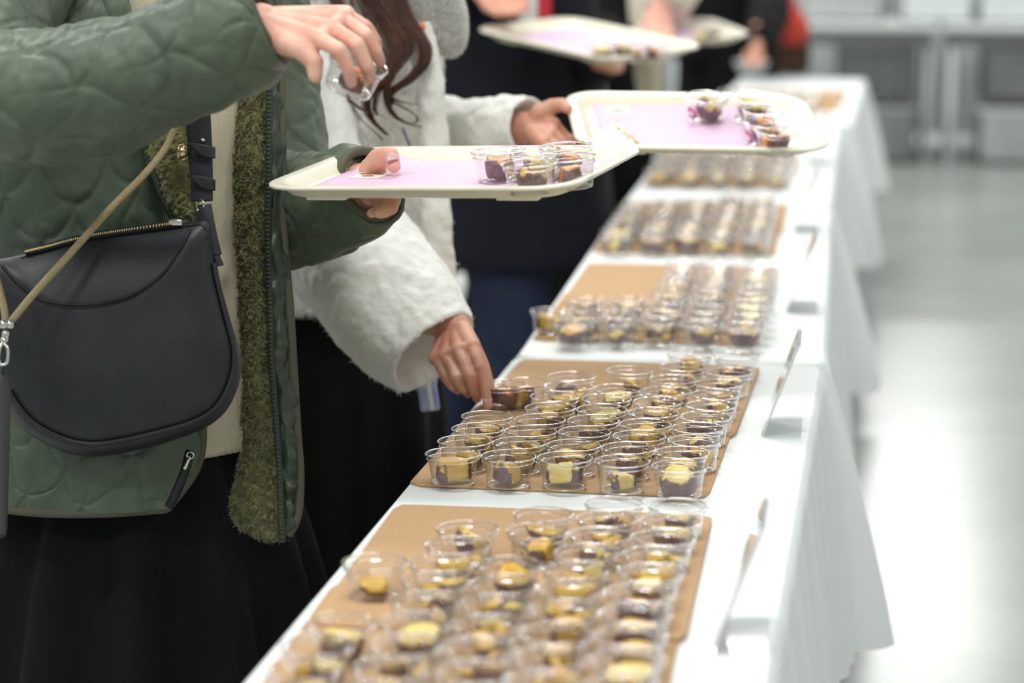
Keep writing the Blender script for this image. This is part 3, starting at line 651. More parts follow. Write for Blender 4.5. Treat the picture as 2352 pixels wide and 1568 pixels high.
# ================================================================= person in the green coat
CA = at(330, 600, 3.06); AL = math.radians(40)
base = np.array([CA[0], CA[1], 0])
A = empty('person', base, 'person in a green quilted coat, reaching over and holding out a tray', 'person')
fA = math.sin(AL) * RT - math.cos(AL) * FH; lA = math.cos(AL) * RT + math.sin(AL) * FH
pel = np.array([CA[0], CA[1], .86]); neck = np.array([CA[0], CA[1], 1.36]) + fA * .03
elR, wrR = at(0, 215, 2.68), at(565, 58, 2.555); elL, wrL = at(645, 470, 3.13), at(842, 425, 2.93)
hR = hand_parts(at(600, 52, 2.55), at(500, 95, 2.57), [
    W3([(736, 92, 2.50), (780, 116, 2.47), (800, 160, 2.475), (807, 190, 2.485)]),
    W3([(764, 66, 2.52), (822, 104, 2.49), (842, 154, 2.495), (850, 180, 2.505)]),
    W3([(786, 44, 2.545), (842, 82, 2.525), (864, 120, 2.53), (873, 142, 2.54)]),
    W3([(794, 34, 2.57), (842, 62, 2.56), (862, 92, 2.565), (868, 112, 2.57)])], W3([(640, 92, 2.52), (690, 112, 2.50), (722, 142, 2.495), (724, 174, 2.495)]), 1.0)
hL = hand_parts(at(858, 415, 2.925), at(800, 440, 2.95), [
    W3([(884, 418, 2.90), (906, 440, 2.875), (906, 462, 2.86), (895, 474, 2.85)]),
    W3([(880, 432, 2.895), (902, 458, 2.865), (900, 478, 2.85), (885, 486, 2.84)]),
    W3([(872, 444, 2.895), (890, 470, 2.86), (884, 486, 2.845), (870, 490, 2.835)]),
    W3([(862, 452, 2.90), (872, 476, 2.87), (864, 486, 2.855), (852, 490, 2.845)])], W3([(856, 390, 2.90), (868, 364, 2.875), (896, 357, 2.858), (905, 381, 2.85)]), 1.08)
person_body(A, body_parts(pel, neck, at(585, -90, 3.2), neck - lA * .15 - [0, 0, .06], elL, wrL, elR, wrR, face=fA), [hR, hL], M['skin'])
tcam = -FW
obj('thumbnail', nail(at(905, 384, 2.848), at(896, 360, 2.858), -FW * .9 + UP * .2 + RT * .1, 1.25, .0066, .0095, off=.0116), M['nail'], A)
for tp, bs in (((807, 190, 2.485), (800, 160, 2.475)), ((850, 180, 2.505), (842, 154, 2.495)), ((873, 142, 2.54), (864, 120, 2.53))):
    obj('fingernail', nail(at(*tp), at(*bs), -FW * .8 + RT * .6), M['nail'], A)
# coat: one quilted shell from the right front edge round the back to the left front edge
TH0 = {1.33: -30, 1.20: -24, 1.05: -15, .90: -9, .77: -8, .695: -10, .642: -20}
AB = {1.33: (.185, .125), 1.20: (.215, .16), 1.05: (.222, .17), .90: (.228, .175), .77: (.236, .18), .695: (.242, .186), .642: (.244, .188)}
G = []
for z in TH0: G.append(ring(CA, AL, *AB[z], np.radians(np.linspace(TH0[z], -258, 15)), z))
Gc = cr2(G, 260, 380)
coat = obj('coat', sheet(Gc, .012, quilt(.0042, .085, .056, 2, .013, .045)), M['coat'], A, label='green quilted nylon coat')
hem = np.concatenate([Gc[60:, 0], Gc[-1, 1:]]); obj('hem_binding', tube(hem[::4], .006, 300, 8), M['binding'], coat)
# edge of the pile lining along the right front
Gf = Gc[140:, :6] + (Gc[140:, :1] - Gc[140:, 3:4]) * 1.1 + nrm_rows(np.array([fA * -.004]))[0] * .012
Gf = cr2(Gf[::6], 150, 14); obj('pile_edge', sheet(Gf, .006, sherpa), M['sherpa'], coat)
# turned-out pile lapel at the chest
lap = [[at(395, 255, 2.848), at(430, 250, 2.843), at(452, 250, 2.858)], [at(338, 330, 2.846), at(400, 330, 2.833), at(446, 330, 2.853)], [at(362, 420, 2.848), at(412, 425, 2.833), at(446, 420, 2.853)], [at(398, 500, 2.850), at(425, 505, 2.840), at(446, 500, 2.856)], [at(425, 560, 2.853), at(437, 560, 2.846), at(447, 560, 2.858)]]
Gl = cr2(lap, 150, 60); obj('lapel', sheet(Gl[:, ::-1], .010, sherpa), M['sherpa'], coat, label='olive sherpa lapel')
obj('lapel_binding', tube(Gl[::8, 0] - FW * .004, .0045, 60, 8), M['coat_in'], coat)
# left front hanging open: pile lining inside, zipper, nylon facing, binding
rowsL, edge = [], []
for y, x0, xz, x1 in ((-120, 505, 596, 632), (100, 520, 606, 640), (200, 530, 611, 645), (400, 543, 608, 648), (560, 547, 607, 652), (700, 555, 611, 664), (850, 562, 617, 673), (1000, 560, 628, 682), (1081, 549, 634, 688), (1160, 531, 636, 686), (1200, 548, 638, 677), (1236, 612, 641, 656)):
    rowsL.append([at(x0, y, 2.985), at((x0 + xz) / 2, y - 0, 2.962), at(xz, y + (8 if y > 1150 else 0), 2.968)]); edge.append([at(xz, y + (8 if y > 1150 else 0), 2.968), at((xz + x1) / 2, y + 4 * (y > 1150), 2.960), at(x1, y, 2.972)])
GL = cr2(rowsL, 420, 60); obj('pile_lining', sheet(GL[:, ::-1], .010, sherpa), M['sherpa'], coat, label='olive sherpa lining')
V, Fc = sheet(GL[:, ::-1], .010, sherpa)
pv, pf = pile(V, Fc, 9000, .006, .0016, keep=lambda c, n: (n @ -FW > .2).astype(float), lean=(0, 0, -.25), jit=.8, seed=5)
obj('pile_curls', (pv, pf), M['sherpa'], coat, kind='stuff')
GE = cr2(edge, 300, 24); obj('facing', sheet(GE[:, ::-1], .012, lambda G, u, v: .010 * fbm(G * np.array([40, 40, 22]), 5) + .012 * np.abs(fbm(G * np.array([60, 60, 38]), 6))), M['coat_in'], coat, label='dark green nylon facing')
obj('front_binding', tube(GE[::6, -1], .0062, 120, 8), M['binding'], coat)
# zipper: tape and teeth
tz = GE[:, 0] + RT * .006 - FW * .014; sl_ = np.cumsum(np.linalg.norm(np.diff(tz, axis=0), axis=1)); sl_ = np.concatenate([[0], sl_])
obj('zipper_tape', tube(tz[::5], .0042, 120, 8), M['coat_in'], coat)
tt = np.arange(.0, sl_[-1], .0052); TP = np.stack([np.interp(tt, sl_, tz[:, i]) for i in range(3)], 1) - FW * .0042
obj('zipper_teeth', join([rbox(p, (.0058, .003, .0026), .0007, seg=1) for p in TP]), M['strap'], coat, kind='stuff')
# sleeves
obj('sleeve', tube(W3([(150, -230, 2.92), (20, -60, 2.82), (-45, 90, 2.73), (-15, 210, 2.67), (140, 222, 2.62), (320, 172, 2.585), (470, 112, 2.56), (575, 58, 2.55), (612, 42, 2.547)]), [.078, .08, .076, .070, .066, .063, .061, .058, .052], 230, 150, hollow=True, disp=quilt(.0042, .085, .056, 9, .013, .045)), M['coat'], coat)
obj('cuff', torus(at(611, 43, 2.546), .0475, .0052, nrm(at(612, 42, 2.547) - at(560, 66, 2.551)), 40, 8), M['binding'], coat)
obj('sleeve', tube(W3([(545, -160, 3.20), (600, 60, 3.20), (628, 260, 3.19), (640, 430, 3.15), (668, 492, 3.08), (740, 474, 3.01), (800, 448, 2.965), (846, 424, 2.935)]), [.062, .064, .066, .068, .067, .062, .057, .048], 200, 130, hollow=True, disp= quilt(.0034, .10, .055, 15, .014, .04)), M['coat'], coat)
obj('cuff', torus(at(848, 423, 2.934), .043, .006, nrm(at(846, 424, 2.935) - at(800, 448, 2.965)), 40, 8), M['binding'], coat)
# pocket zip on the right front
pz = W3([(437, 1035, 2.873), (425, 1080, 2.868), (405, 1130, 2.866), (388, 1165, 2.866)])
obj('pocket_zip', tube(pz, .0058, 20, 8), M['thread'], coat); obj('zip_pull', join([tube(W3([(436, 1048, 2.856), (424, 1078, 2.853)]), .0022, 4, 8), torus(at(437, 1045, 2.856), .004, .0011, -FW, 14, 6)]), M['metal'], coat)
# sweater, ribbed towards the hem
th = np.radians(np.linspace(0, 360, 420, endpoint=False)); rows = []
for i, py in enumerate(np.linspace(-160, 1078, 120)):
    z = zat(py, 2.93); k = np.clip((py - 640) / 120, 0, 1); r = ring(CA, AL, .172 + .012 * k, .132 + .012 * k, th, z)
    pert = .0011 * np.cos(th * 120) * k + .0004 * np.cos(th * 210) * (1 - k) + .006 * fbm(r * 9, 31) + .010 * np.exp(-((py - 640) / 34) ** 2) * np.exp(-((th - .14) / .12) ** 2)
    n = nrm_rows(r - np.array([CA[0], CA[1], z])); rows.append(r + n * pert[:, None])
obj('sweater', loft(np.array(rows)), M['knit'], A, label='cream knit sweater with ribbed hem')
# long black skirt
rows = []
for z, a in ((1.0, .14), (.85, .145), (.68, .16), (.55, .205), (.35, .25), (.14, .28)):
    r = ring(CA, AL, a, a * .82, np.radians(np.linspace(0, 360, 160, endpoint=False)), z); n = nrm_rows(r - np.array([CA[0], CA[1], z]))
    rows.append(r + n * ((1.05 - z) * .03 * np.cos(np.radians(np.linspace(0, 360, 160, endpoint=False)) * 11))[:, None])
obj('skirt', loft(cr1(np.array(rows), 40)), M['black'], A, label='long black skirt')
# short hair on the head, above the picture
hd = neck + np.array([0, 0, .17]); obj('hair', remesh(join([ellipsoid(hd + fA * -.012 + [0, 0, .02], (.088, .088, .1)), capsule(hd - fA * .05, hd - fA * .06 - [0, 0, .14], .06, .045)]), .012, 4), M['hair'], A)

# cup in the raised hand
Rt = (Matrix.Rotation(math.radians(-24), 3, Vector(-FW)) @ Matrix.Rotation(math.radians(14), 3, Vector(RT)))
Rt = np.array(Rt); Pc = at(812, 172, 2.525) - Rt[:, 2] * .017
put_cup(Pc, 'clear plastic cup gripped in the raised hand of the person in green', None, Rt); put_chunk(ORANGE[0], Pc, 1, .2, 'sweet potato chunk in the cup in the raised hand', None, .8, Rt)

# ================================================================= shoulder bag
def bagpt(x, y, dz=0): return at(x, y, 2.792 - (x - 250) * .00006 + dz)
OUT = [(-55, 640), (-30, 600), (20, 590), (70, 578), (160, 553), (260, 534), (350, 523), (430, 511), (468, 507), (482, 522), (486, 560), (498, 640), (520, 730), (537, 800), (533, 862), (504, 925), (455, 963), (370, 990), (260, 1014), (195, 1018), (135, 1002), (75, 968), (32, 915), (10, 868), (-30, 800), (-55, 720)]
O = cr1(np.array(OUT + OUT[:1], float), 261)[:-1]; cen = np.array([255., 770.])
bag = empty('shoulder_bag', at(250, 1040, 2.82), 'black leather crescent shoulder bag hanging at the green coat', 'bag')
rows = []; TB = .034
for s in np.linspace(.02, .985, 46):
    q = cen + (O - cen) * s; h = TB * (1 - s ** 3.2) ** .8 + .0035 * np.array([vnoise(np.array([x / 90., y / 90., .5]), 4) for x, y in q]) * (1 - s)
    rows.append(np.array([bagpt(x, y, -d) for (x, y), d in zip(q, h)]))
fr_ = np.array(rows); rows = [fr_]
E1 = np.array([bagpt(x, y, 0) for x, y in O]); Eb = np.array([bagpt(x, y, .055) for x, y in cen + (O - cen) * .985]); bk = np.array([[bagpt(x, y, .058 + .008 * (1 - s)) for x, y in cen + (O - cen) * s] for s in (.98, .6, .02)])
obj('bag_body', loft(np.concatenate([fr_, E1[None], Eb[None], bk])[:, ::-1]), M['leather'], bag)
# gusset band round the lower edge, and piping
lo = [i for i in range(len(O)) if O[i][1] > 560 and not (O[i][0] < 20 and O[i][1] < 860)]
i0 = min(range(len(O)), key=lambda i: (O[i][0] - 505) ** 2 + (O[i][1] - 600) ** 2); i1 = min(range(len(O)), key=lambda i: (O[i][0] - 12) ** 2 + (O[i][1] - 895) ** 2)
band = []
for x, y in O[i0:i1 + 1]:
    d = nrm(np.array([x, y]) - cen); k = np.clip((y - 560) / 300, .25, 1); wv = 5 + 9 * k * k + 16 * k * max(0, d[1])
    band.append([bagpt(x, y, -.001), bagpt(x + d[0] * wv * .55, y + d[1] * wv * .55, .006), bagpt(x + d[0] * wv, y + d[1] * wv, .022), bagpt(x + d[0] * wv, y + d[1] * wv, .05)])
obj('gusset', sheet(cr2(np.array(band)[::3], 160, 14)[:, ::-1], .003), M['leather'], bag)
obj('piping', tube(np.array([bagpt(x, y, -.004) for x, y in O[i0:i1 + 1:2]]), .0032, 200, 8), M['leather'], bag)
# curved yoke seam with stitches
ys = cr1(np.array([(2, 606), (40, 648), (90, 684), (140, 697), (190, 699), (250, 692), (310, 672), (370, 630), (410, 575), (440, 520)], float), 120)
def front(x, y, up=.0):
    d = np.array([x, y]) - cen; i = np.argmin(np.abs(((np.arctan2(O[:, 1] - cen[1], O[:, 0] - cen[0]) - math.atan2(d[1], d[0]) + math.pi) % (2 * math.pi)) - math.pi)); s = min(np.linalg.norm(d) / np.linalg.norm(O[i] - cen), .985)
    return bagpt(x, y, -(TB * (1 - s ** 3.2) ** .8) - up)
obj('seam', tube(np.array([front(x, y, .0006) for x, y in ys[::3]]), .0016, 90, 6), M['leather'], bag)
st = [front(x, y + 7, .0010) for x, y in cr1(ys, 150)]
obj('stitching', join([capsule(st[i], st[i] + (st[i + 1] - st[i]) * .62, .0007, .0007, 6) for i in range(0, 148, 1)]), M['thread'], bag, kind='stuff')
st2 = [bagpt(*(cen + (o - cen) * .955), -.0125) for o in O[2:70]]
obj('stitching', join([capsule(front(*(cen + (O[i] - cen) * .965), .0008), front(*(cen + (O[i] * .4 + O[i + 1] * .6 - cen) * .965), .0008), .0006, .0006, 6) for i in range(25, 90)]), M['thread'], bag, kind='stuff')
# zip along the top
zt = cr1(np.array([(60, 582), (110, 570), (160, 556), (230, 541), (300, 531), (390, 518), (410, 511)], float), 90); zt3 = np.array([bagpt(x, y - 2, -.006) for x, y in zt])
obj('zip_tape', tube(zt3[::4], .0045, 60, 8), M['thread'], bag)
obj('zip_teeth', join([rbox(p - FW * .004 + UP * .001, (.0018, .0025, .0032), .0006, seg=1) for p in cr1(zt3, 84)[:72]]), M['gold'], bag, kind='stuff')
obj('zip_slider', rbox(bagpt(404, 511, -.008), (.016, .006, .008), .002), M['metal'], bag)
# strap: two layers, loops, ring, stud
def strap_band(pts, hw, th=.0035, m='leather', name='strap'):
    P = cr1(np.array(pts, float), 60); G = np.array([[at(x - hw, y, Z + .001), at(x - hw * .3, y + 1, Z - .0012), at(x + hw * .3, y + 1, Z - .0012), at(x + hw, y, Z + .001)] for x, y, Z in P])
    return obj(name, sheet(cr2(G, 60, 12), th), M[m], bag)
strap_band([(452, 120, 2.80), (458, 250, 2.805), (462, 330, 2.805), (464, 400, 2.803), (464, 462, 2.80)], 24)
strap_band([(436, 200, 2.812), (443, 290, 2.815), (450, 380, 2.812), (458, 462, 2.806)], 12)
for y in (346, 420):
    G = np.array([[at(438, y - 18 + dy * .2, 2.803), at(440, y - 14 + dy * .2, 2.793), at(462, y - 2 + dy, 2.796), at(485, y + 4 + dy, 2.799), at(488, y + 5 + dy, 2.808)] for dy in (-13, 13)])
    obj('strap_loop', sheet(cr2(G, 8, 24), .0035), M['leather'], bag)
obj('stud', ellipsoid(at(466, 322, 2.797), (.0026, .0026, .0026)), M['metal'], bag)
obj('button', join([torus(at(418, 350, 2.812), .009, .0012, RT * .9 - FW * .4, 28, 8), ellipsoid(at(419, 350, 2.812), (.0075, .0075, .0075))]), M['gold'], bag)
obj('ring', torus(at(461, 473, 2.797), .0075, .0014, RT * .8 + FW * .6, 28, 8), M['metal'], bag)
strap_band([(470, 470, 2.796), (476, 505, 2.792), (484, 545, 2.790), (494, 585, 2.79)], 13, .004)
strap_band([(458, 486, 2.80), (466, 520, 2.794), (482, 560, 2.79), (503, 610, 2.79)], 8, .003)

# ================================================================= phone lanyard: cord, clasp, dark strap
ln = empty('phone_lanyard', at(12, 760, 2.74), 'beige cord lanyard with silver clasp and dark strap across the bag', 'lanyard')
obj('cord', tube(W3([(404, 285, 2.80), (380, 340, 2.80), (330, 402, 2.785), (250, 483, 2.77), (150, 595, 2.735), (80, 672, 2.722), (32, 730, 2.72), (22, 742, 2.72)]), .0044, 120, 10), M['cord'], ln)
obj('cord', tube(W3([(-30, 560, 2.735), (-8, 640, 2.728), (8, 700, 2.722), (14, 742, 2.72)]), .0044, 40, 10), M['cord'], ln)
for x in (10, 25): obj('ferrule', tube(W3([(x, 736, 2.718), (x - 1, 754, 2.718)]), .0047, 3, 14), M['metal'], ln)
obj('swivel', join([capsule(at(14, 766, 2.72), at(12, 778, 2.72), .005, .004), ellipsoid(at(11, 780, 2.72), (.0055, .0055, .004))]), M['metal'], ln)
obj('snap_hook', tube(W3([(8, 786, 2.72), (18, 800, 2.718), (17, 830, 2.718), (6, 838, 2.718), (-3, 828, 2.718), (0, 800, 2.718), (7, 786, 2.72)]), .0022, 50, 10), M['metal'], ln)
obj('link_ring', torus(at(5, 850, 2.72), .0045, .0012, RT, 20, 8), M['strap'], ln)
G = np.array([[at(-22, y, 2.722), at(0, y, 2.716), at(x1, y, 2.722)] for y, x1 in ((868, 12), (885, 19), (1000, 17), (1120, 12), (1215, 7), (1226, 2))])
obj('dark_strap', sheet(cr2(G, 60, 14), .005), M['strap'], ln)
# ================================================================= person in the white fur coat
CB = at(772, 500, 3.64); BL = math.radians(56)
B = empty('person', (CB[0], CB[1], 0), 'person in a white fur coat with long brown hair, picking up a cup', 'person')
fB = math.sin(BL) * RT - math.cos(BL) * FH; lB = math.cos(BL) * RT + math.sin(BL) * FH
pelB = np.array([CB[0], CB[1], .86]); neckB = np.array([CB[0], CB[1], 1.38]) + fB * .03
hBR = hand_parts(at(1046, 752, 3.215), at(960, 700, 3.27), [
    W3([(1087, 796, 3.165), (1103, 848, 3.135), (1114, 893, 3.122), (1121, 930, 3.118)]),
    W3([(1054, 806, 3.170), (1080, 868, 3.130), (1092, 900, 3.135), (1096, 915, 3.155)]),
    W3([(1024, 818, 3.180), (1050, 870, 3.140), (1066, 893, 3.145), (1076, 904, 3.165)]),
    W3([(1002, 822, 3.192), (1024, 868, 3.155), (1040, 889, 3.158), (1052, 898, 3.175)])], W3([(1076, 790, 3.205), (1104, 838, 3.20), (1118, 880, 3.195), (1128, 915, 3.19)]), 1.0, wr=.022)
hBL = hand_parts(at(1222, 292, 3.535), at(1130, 298, 3.60), [
    W3([(1272, 286, 3.52), (1302, 318, 3.52), (1330, 322, 3.515), (1350, 318, 3.51)]),
    W3([(1268, 302, 3.50), (1300, 332, 3.49), (1328, 336, 3.49), (1350, 332, 3.49)]),
    W3([(1258, 318, 3.485), (1290, 346, 3.47), (1318, 348, 3.47), (1338, 344, 3.47)]),
    W3([(1246, 330, 3.475), (1274, 354, 3.455), (1296, 358, 3.455), (1312, 354, 3.455)])], W3([(1240, 262, 3.525), (1268, 244, 3.52), (1292, 240, 3.51), (1304, 250, 3.50)]), 1.0, wr=.022)
person_body(B, body_parts(pelB, neckB, at(905, 60, 3.74), at(690, 80, 3.5), at(960, 290, 3.72), at(1205, 292, 3.545), at(735, 500, 3.40), at(1010, 735, 3.235), face=fB), [hBR, hBL], M['skin_b'])
obj('fingernail', nail(at(1121, 931, 3.118), at(1114, 893, 3.122), -FW * .9 + RT * .25, 1.05), M['nail'], B)
obj('thumbnail', nail(at(1304, 250, 3.50), at(1292, 240, 3.51), UP * .9 - FW * .3, 1.0), M['nail'], B)
def fur(G, u, v): return .010 * fbm(G * 11, 41) + .005 * fbm(G * 28, 44) + .003 * fbm(G * 90, 47)
def furry(name, VF, n, parent, seed, length=.009, keep=None):
    o = obj(name, VF, M['fur'], parent)
    pv, pf = pile(*VF, n, length, .0011, keep=keep or (lambda c, nn: (nn @ -FW > -.35).astype(float) + 1e-6), lean=(0, 0, -.35), jit=.55, seed=seed)
    obj('fur_pile', (pv, pf), M['fur'], o, kind='stuff'); return o
th = np.radians(np.linspace(0, 360, 260, endpoint=False)); rows = []
for py, a, b in ((-260, .13, .09), (-150, .175, .125), (0, .19, .14), (200, .186, .142), (400, .184, .142), (560, .188, .146), (680, .196, .154), (700, .196, .154), (706, .18, .14)):
    rows.append(ring(CB, BL, a, b, th, zat(py, 3.55)))
Gt = cr1(np.array(rows), 200); Gt = Gt + nrm_rows(Gt - np.array([CB[0], CB[1], 0]) * [1, 1, 0] - Gt * [0, 0, 1]) * fur(Gt, 0, 0)[..., None]
coatB = furry('coat', loft(Gt), 60000, B, 51); tag(coatB, 'white plush fur coat')
def sub(name, VF, n, seed, **k):
    o = obj(name, VF, M['fur'], coatB); pv, pf = pile(*VF, n, k.get('length', .009), .0011, keep=lambda c, nn: (nn @ -FW > -.45).astype(float) + 1e-6, lean=(0, 0, -.35), jit=.55, seed=seed)
    q = obj('fur_pile', (pv, pf), M['fur'], coatB, kind='stuff'); return o
sub('sleeve', tube(W3([(690, 120, 3.46), (690, 300, 3.42), (720, 450, 3.38), (795, 565, 3.34), (880, 668, 3.29), (945, 752, 3.257), (992, 806, 3.237)]), [.075, .082, .088, .091, .091, .085, .072], 170, 150, fur, hollow=True), 80000, 52)
sub('sleeve', tube(W3([(900, 190, 3.74), (960, 275, 3.72), (1040, 300, 3.66), (1120, 295, 3.60), (1175, 291, 3.565), (1212, 289, 3.545)]), [.062, .060, .052, .050, .0485, .045], 130, 110, fur, hollow=True), 36000, 53)
Rl = np.stack([nrm(RT * .95 + UP * .3), -FW, nrm(UP * .95 - RT * .3)], 1)
el = ellipsoid((0, 0, 0), (.031, .028, .072), None, 60, 80); Vv = el[0] + nrm_rows(el[0]) * fur(el[0] + 3, 0, 0)[:, None] * .6
sub('collar', (Vv @ Rl.T + at(1008, 16, 3.46), el[1]), 26000, 54)
sub('front_edge', tube(W3([(960, 60, 3.44), (985, 180, 3.43), (996, 300, 3.44), (1000, 420, 3.44), (1004, 520, 3.45), (1010, 620, 3.47), (1012, 690, 3.48)]), [.02, .022, .021, .022, .024, .026, .022], 120, 50, fur, flat=.7), 16000, 55)
obj('button', join([ellipsoid(at(966, 62, 3.415), (.007, .003, .007)), capsule(at(962, 72, 3.412), at(972, 62, 3.408), .0022, .0022)]), mat('orange_charm', srgb(228, 140, 110), .5), coatB)
obj('ribbon', tube(W3([(925, 295, 3.435), (934, 318, 3.43), (948, 350, 3.43), (962, 385, 3.43)]), .003, 20, 6, flat=.4), M['blue'], B, label='violet lanyard ribbon')
# skirt
rows = []
for z, a in ((1.0, .14), (.85, .15), (.6, .168), (.35, .18), (.1, .19)):
    t2 = np.radians(np.linspace(0, 360, 140, endpoint=False)); r = ring(CB, BL, a, a * .88, t2, z); n = nrm_rows(r - np.array([CB[0], CB[1], z])); rows.append(r + n * ((1.05 - z) * .02 * np.cos(t2 * 9))[:, None])
obj('skirt', loft(cr1(np.array(rows), 40)), M['black'], B, label='black skirt')
# hair: wavy locks made of fine strands
g = np.random.default_rng(3); parts = []
LOCKS = [([(760, -90), (774, 0), (795, 27), (821, 55), (838, 84), (846, 110)], 13, 26, .45), ([(815, -60), (825, 0), (835, 31), (846, 61), (852, 84)], 3, 6, .3), ([(800, -60), (806, 0), (812, 30), (822, 60)], 3, 6, .3),
         ([(830, -80), (852, 0), (878, 41), (903, 82), (908, 114), (894, 155), (878, 186), (862, 202), (846, 222), (844, 247), (856, 276), (890, 310)], 17, 60, .1),
         ([(845, -80), (868, 0), (890, 40), (912, 82), (914, 118), (900, 156), (888, 190), (886, 224), (897, 255), (923, 278), (968, 292)], 15, 50, .08),
         ([(895, -80), (915, 0), (938, 51), (968, 94), (976, 122), (966, 155), (938, 184), (907, 204), (893, 222), (898, 240)], 16, 60, .25),
         ([(875, -80), (893, 0), (905, 41), (925, 82), (938, 106), (926, 133), (905, 163), (887, 196), (895, 220), (920, 234), (958, 240)], 11, 40, .08),
         ([(876, 30), (866, 60), (868, 90), (880, 120), (896, 134)], 4, 8, .3), ([(790, 206), (805, 230), (831, 251), (858, 262), (880, 266)], 5, 14, .1), ([(880, 190), (866, 215), (860, 250), (866, 262)], 7, 14, .15),
         ([(890, 222), (905, 236), (935, 252), (957, 268), (956, 280), (948, 282)], 2, 4, .3), ([(806, 240), (830, 275), (858, 300), (880, 322)], 2, 4, .3)]
for pts, rpx, ns, tipw in LOCKS:
    rpx, ns = rpx * 1.45, int(ns * 2.2)
    P = np.array(pts, float); m = len(P)
    for _ in range(ns):
        o = g.normal(size=2) * .42; ph = g.uniform(0, 6.28); t = np.linspace(0, 1, m); wd = rpx * (1 - (1 - tipw) * t ** 1.6)
        Q = [at(x + o[0] * w_ + 1.5 * math.sin(ph + 4 * tt_), y + .3 * o[1] * w_, 3.415 - .02 * math.sin(3 * tt_) + o[1] * .006 + .002 * math.cos(ph + 5 * tt_)) for (x, y), w_, tt_ in zip(P, wd, t)]
        r = .00075 * g.uniform(.7, 1.4); parts.append(tube(Q, np.linspace(r, r * .35, m), 44, 4, caps=False))
hdB = neckB + np.array([0, 0, .17])
parts.append(remesh(join([ellipsoid(hdB - fB * .015 + [0, 0, .02], (.09, .09, .1)), capsule(hdB - fB * .05, hdB - fB * .08 - [0, 0, .2], .07, .05), capsule(hdB + np.cross(fB, [0, 0, 1.]) * .06, at(860, -70, 3.42), .045, .02)]), .012, 4))
obj('hair', join(parts), M['hair'], B, label='long wavy brown hair')
# cup under the reaching hand, resting on the board
Ph = onz(1156, 881, ZR) - [0, 0, CH]; put_cup(Ph, 'clear cup between the fingers of the reaching hand', None); put_chunk(ORANGE[0], Ph, 2.5, .3, 'golden orange chunk in the cup under the reaching hand', None, .95)
# phone hanging from its strap in front of the skirt
ph = empty('phone', at(980, 900, 3.36), 'phone in a lilac case hanging below the white fur cuff', 'phone')
Rp = np.stack([nrm(RT * .96 + UP * .12), -FW, nrm(UP * .98 - RT * .14)], 1)
obj('case', rbox(at(980, 880, 3.36), (.027, .008, .078), .0035, Rp), M['phone'], ph); obj('stripe', rbox(at(984, 880, 3.3555), (.006, .001, .076), .0004, Rp), M['sticker'], ph)
obj('strap', tube(W3([(975, 790, 3.36), (973, 815, 3.36), (974, 836, 3.36)]), .0022, 12, 6), M['blue'], ph)
# ================================================================= people farther down the table, out of focus
def torso(C, al, prof, m, parent, name='coat', label=None, nf=0):
    t2 = np.radians(np.linspace(0, 360, 90, endpoint=False)); rows = []
    for z, a, b in prof:
        r = ring(C, al, a, b, t2, z); n = nrm_rows(r - np.array([C[0], C[1], z])); rows.append(r + n * (.012 * fbm(r * 9, 61) + nf * np.cos(t2 * 7))[:, None])
    return obj(name, loft(cr1(np.array(rows), 50)), m, parent, label=label)
def wrinkle(G, u, v): return .010 * fbm(G * 12, 71)
# navy
CC = at(1185, 400, 5.2); al = math.radians(50); fC = math.sin(al) * RT - math.cos(al) * FH; lC = math.cos(al) * RT + math.sin(al) * FH
P_ = empty('person', (CC[0], CC[1], 0), 'person in a dark navy coat and jeans holding a tray, behind the fur coat', 'person')
ft = [onz(1010, 1120, .06), onz(1215, 1190, .06)]
h1 = hand_parts(at(1105, -25, 4.86), at(1060, -70, 4.95), [W3([(1150, -2, 4.82), (1180, 8, 4.79), (1200, 16, 4.78), (1212, 18, 4.78)]), W3([(1142, 8, 4.80), (1174, 22, 4.78), (1192, 26, 4.77), (1203, 24, 4.77)]), W3([(1132, 14, 4.79), (1156, 28, 4.77), (1172, 32, 4.765), (1184, 30, 4.765)]), W3([(1120, 18, 4.79), (1136, 30, 4.775), (1148, 34, 4.77), (1158, 32, 4.77)])], W3([(1130, -20, 4.84), (1165, -18, 4.82), (1190, -6, 4.80), (1206, 4, 4.79)]))
h2 = hand_parts(at(1395, 130, 4.98), at(1350, 150, 5.05), [W3([(1400, 135, 4.93), (1398, 148, 4.89), (1388, 152, 4.86), (1378, 152, 4.85)]), W3([(1410, 138, 4.92), (1408, 152, 4.87), (1398, 158, 4.84), (1388, 158, 4.83)]), W3([(1418, 142, 4.92), (1418, 156, 4.88), (1410, 162, 4.85), (1400, 162, 4.84)]), W3([(1424, 146, 4.93), (1426, 158, 4.89), (1420, 162, 4.87), (1412, 164, 4.86)])], W3([(1388, 108, 4.95), (1386, 84, 4.93), (1394, 72, 4.91), (1408, 78, 4.88)]))
person_body(P_, body_parts((CC[0], CC[1], .88), np.array([CC[0], CC[1], 1.42]), at(1280, -90, 5.25), at(1090, -90, 5.05), at(1330, 160, 5.2), at(1372, 140, 5.02), at(1050, -10, 5.05), at(1085, -40, 4.9), feet=ft, face=fC), [h1, h2], M['skin_b'], .0025)
cC_ = torso(CC, al, [(1.52, .07, .06), (1.42, .15, .1), (1.25, .185, .14), (.95, .205, .18), (.66, .225, .205), (.60, .225, .205)], M['navy'], P_, label='dark navy coat')
obj('sleeve', tube(W3([(1080, -110, 5.05), (1045, -20, 5.0), (1060, -45, 4.92), (1090, -40, 4.88)]), [.06, .062, .05, .04], 40, 30, wrinkle), M['navy'], cC_)
obj('sleeve', tube(W3([(1285, -60, 5.22), (1318, 100, 5.2), (1345, 150, 5.1), (1378, 138, 5.0)]), [.06, .062, .052, .04], 40, 30, wrinkle), M['navy'], cC_)
